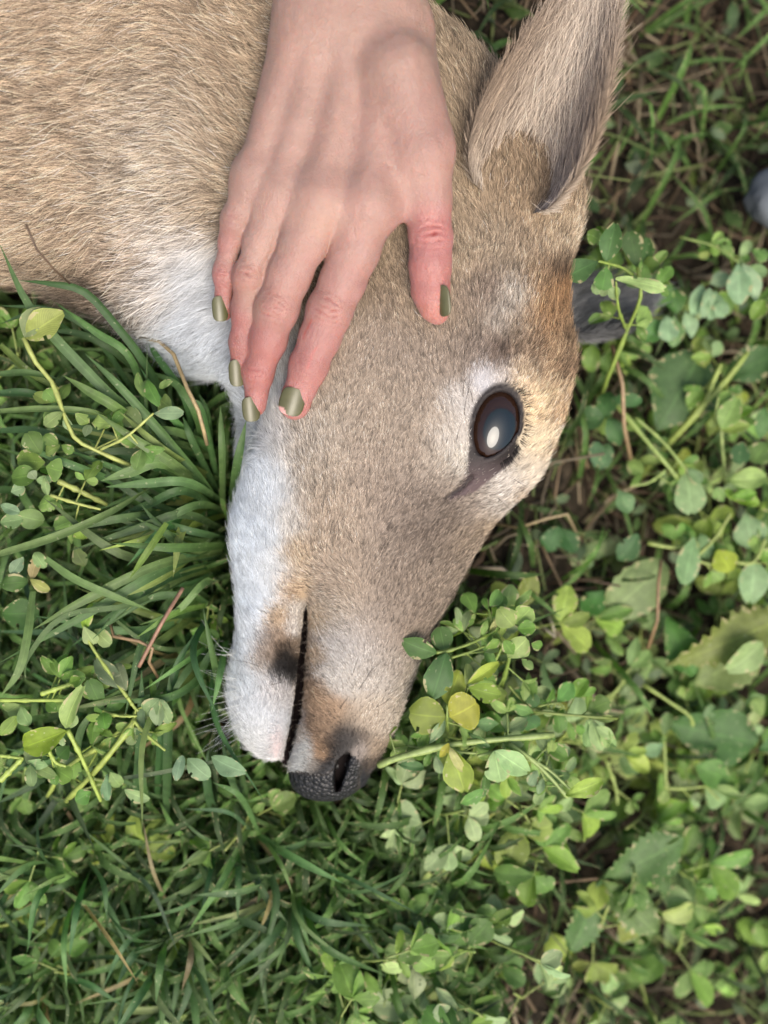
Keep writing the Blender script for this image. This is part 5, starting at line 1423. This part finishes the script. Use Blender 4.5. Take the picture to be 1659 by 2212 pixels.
# ------------------------------------------------------------------ more sprigs of the same legume, generated plant by plant
def sprig(px, py, lean, height, size, label, group, tone):
    g = random.Random(int(px * 13 + py * 7))
    z0 = 0.0
    q = at(px, py, 0.0); z0 = float(ground_z(q[0], q[1])); q[2] = z0
    p = empty('alfalfa_plant', tuple(q)); tag(p, label, 'plant', group)
    tx, ty = q[0] + lean[0], q[1] + lean[1]
    P = [q + np.array([0, 0, -.002]), q + np.array([lean[0] * .35 + g.gauss(0, .003), lean[1] * .35 + g.gauss(0, .003), height * .6]), np.array([tx, ty, z0 + height])]
    line = smooth_line(P, 16)
    tubes = [(P, .0011)]
    nodes = g.randint(3, 5)
    base_c = np.array(tone)
    for k in range(nodes):
        t = .35 + .65 * (k + g.random() * .5) / nodes
        n0 = line[min(int(t * (len(line) - 1)), len(line) - 1)]
        a = g.uniform(0, 6.28); pl = g.uniform(.006, .016)
        n1 = n0 + np.array([math.cos(a) * pl, math.sin(a) * pl, g.uniform(.0, .006)])
        tubes.append(([n0, n1], .00055))
        for da in (-.95, 0, .95):
            b_ = a + da + g.gauss(0, .15); L = size * g.uniform(.7, 1.2)
            tip_ = n1 + np.array([math.cos(b_) * L, math.sin(b_) * L, g.uniform(-.5, .35) * L])
            c = base_c * g.uniform(.85, 1.15) + (np.array([24, 20, 0]) if g.random() < .15 else 0)
            add_leaflet(p, n1, tip_, g.gauss(0, .5), None, np.clip(c, 20, 230), .10)
    add_stem(p, tubes, (136, 156, 86))
g = random.Random(21)
TONES = [(100, 140, 70), (122, 160, 84), (150, 180, 126), (150, 174, 88), (84, 122, 62), (162, 190, 144)]
TONE_NAMES = ['deep green', 'fresh green', 'pale grey-green', 'yellowish green', 'dark green', 'whitish green']
def name_of(tone, h, where):
    return '%s %s three-leaved sprig %s' % ('tall' if h > .034 else 'low', TONE_NAMES[TONES.index(tone)], where)
RIGHT = 'in the loose patch on the deer\'s forehead side'
FRONT = 'on open ground in front of the deer\'s nose'
GRASSY = 'coming up through the grass on the throat side'
spots = []
for _ in range(400):
    if len(spots) >= 40: break
    x, y = g.uniform(1000, 1760), g.uniform(-60, 2240)
    if y < 1120 and x < 1330: continue
    if x < 1330 - (y - 1120) * .75 and y < 1700: continue
    if any((x - a) ** 2 + (y - b_) ** 2 < 98 ** 2 for a, b_ in spots): continue
    if 1200 < x < 1420 and 1180 < y < 1560 and g.random() < .7: continue
    spots.append((x, y))
for x, y in spots:
    lab, grp = (RIGHT, 'sprigs in the patch beside the forehead') if y < 1760 else (FRONT, 'sprigs in front of the nose')
    h_, tn = (g.uniform(.012, .055) if y < 1760 else g.uniform(.02, .06)), g.choice(TONES)
    sprig(x, y, (g.gauss(0, .014), g.gauss(0, .014)), h_, g.uniform(.012, .019), name_of(tn, h_, lab), grp, tn)
for x, y in [(1360, 700), (1420, 655), (1290, 640)]:
    h_, tn = .05, TONES[1]
    sprig(x, y, (g.gauss(0, .006), g.gauss(0, .006)), h_, .014, 'fresh green three-leaved sprig shading the deer\'s grey lower ear', 'sprigs over the lower ear', tn)
for x, y in [(1010, 1580), (1080, 1600), (1150, 1640), (1120, 1420), (1190, 1560), (1030, 1690), (1110, 1710), (1190, 1700), (960, 1720), (880, 1700), (1240, 1640)]:
    h_, tn = g.uniform(.040, .052), g.choice([TONES[1], TONES[2], TONES[3], TONES[5]])
    sprig(x, y, (g.gauss(0, .008), g.gauss(0, .008)), h_, g.uniform(.010, .015), name_of(tn, h_, 'crowding around the thick cut stalk'), 'sprigs around the cut stalk', tn)
for _ in range(14):
    x, y = g.uniform(700, 1000), g.uniform(1800, 2230); h_, tn = g.uniform(.03, .07), g.choice(TONES)
    sprig(x, y, (g.gauss(0, .015), g.gauss(0, .015)), h_, g.uniform(.012, .018), name_of(tn, h_, FRONT), 'sprigs in front of the nose', tn)
for x, y in [(60, 780), (60, 1690), (330, 1700), (560, 1720), (120, 1800), (300, 1880), (500, 1920), (60, 1960), (220, 2060), (420, 2150), (580, 2090), (20, 2180), (360, 1330), (470, 1290)]:
    h_, tn = g.uniform(.028, .06), g.choice(TONES[:4])
    sprig(x, y, (g.gauss(0, .01), g.gauss(0, .01)), h_, g.uniform(.010, .015), name_of(tn, h_, GRASSY), 'sprigs in the grass', tn)

# ------------------------------------------------------------------ undergrowth: low leaves, stems and litter nobody could count
def undergrowth(name, n_leaf, n_blade, n_straw, seed, area, label, dens=None):
    g = np.random.default_rng(seed)
    Vs, Fs, Cs, Ls, o = [], [], [], [], 0
    def put(V, Fq, lv, c):
        nonlocal o
        Vs.append(V); Fs.append(Fq + o); Cs.append(np.tile(c, (len(V), 1))); Ls.append(lv); o += len(V)
    def pos():
        for _ in range(30):
            x, y = g.uniform(area[0], area[1]), g.uniform(area[2], area[3])
            if not (X0 < x < X1 and Y0 < y < Y1 and float(top_z(x, y)) > 0): break
        return x, y, float(ground_z(x, y))
    small = [leaflet_arrays(w, .2, .2, .1, i, rows=6, half=1) for i, w in enumerate((.5, .6, .7, .45))]
    for _ in range(n_leaf):
        x, y, z0 = pos(); b_ = np.array([x, y, z0 + g.uniform(.001, .018)])
        a = g.uniform(0, 6.28); L = g.uniform(.007, .015)
        V, Fq, lv = small[g.integers(4)]
        xx, yy, zz_, _ = frame(b_, b_ + np.array([math.cos(a), math.sin(a), g.uniform(-.4, .6)]), g.normal(0, .6))
        c = lin(np.array(TONES[g.integers(6)]) * g.uniform(.5, .85)) * ALB
        put(b_ + L * (V[:, :1] * xx + V[:, 1:2] * yy + V[:, 2:] * zz_), Fq, lv, c)
    for _ in range(n_blade):
        x, y, z0 = pos(); a = g.uniform(0, 6.28); L = g.uniform(.025, .06); h = g.uniform(.01, .05)
        dxy = np.array([math.cos(a), math.sin(a), 0]) * L
        b_ = np.array([x, y, z0])
        V, Fq, lv = blade_arrays([b_, b_ + dxy * .5 + np.array([0, 0, h]), b_ + dxy + np.array([0, 0, h * g.uniform(.4, 1)])], g.uniform(.0018, .004), g.uniform(-1, 1), .3, rows=7)
        put(V, Fq, lv, lin(np.array((92, 126, 62)) * g.uniform(.6, 1.2)) * ALB)
    for _ in range(n_straw):
        x, y, z0 = pos(); a = g.uniform(0, 6.28); L = g.uniform(.01, .05)
        d_ = np.array([math.cos(a), math.sin(a), g.uniform(-.1, .25)]) * L
        b_ = np.array([x, y, z0 + g.uniform(.001, .008)])
        mid = b_ + d_ * .5 + g.normal(0, .003, 3)
        V, Fq = tube_arrays([b_, mid, b_ + d_], g.uniform(.0004, .0010), 4)
        c = lin(np.array([(150, 128, 100), (176, 160, 132), (112, 90, 70), (136, 150, 90), (120, 140, 80)][g.integers(5)]) * g.uniform(.7, 1.05)) * ALB
        put(V, Fq, np.zeros((len(V), 2)) + .5, c)
    me = mesh_np(name, np.concatenate(Vs), np.concatenate(Fs), colors=np.concatenate(Cs)); set_lv(me, np.concatenate(Ls)); me.materials.append(M_under)
    tag(link(name, me), label, 'undergrowth', kind='stuff')
undergrowth('undergrowth', 330, 160, 2000, 51, (.03, .30, -.30, .30), 'low leaves, stems and dry litter covering the soil beside the forehead')
undergrowth('grass_floor', 700, 4200, 1000, 52, (-.30, .04, -.30, .12), 'low grass, leaves and litter covering the soil on the throat side')
undergrowth('far_ground_cover', 1400, 1500, 600, 53, (-.6, .6, -.6, .6), 'thin ground cover of leaves and grass around the whole spot')
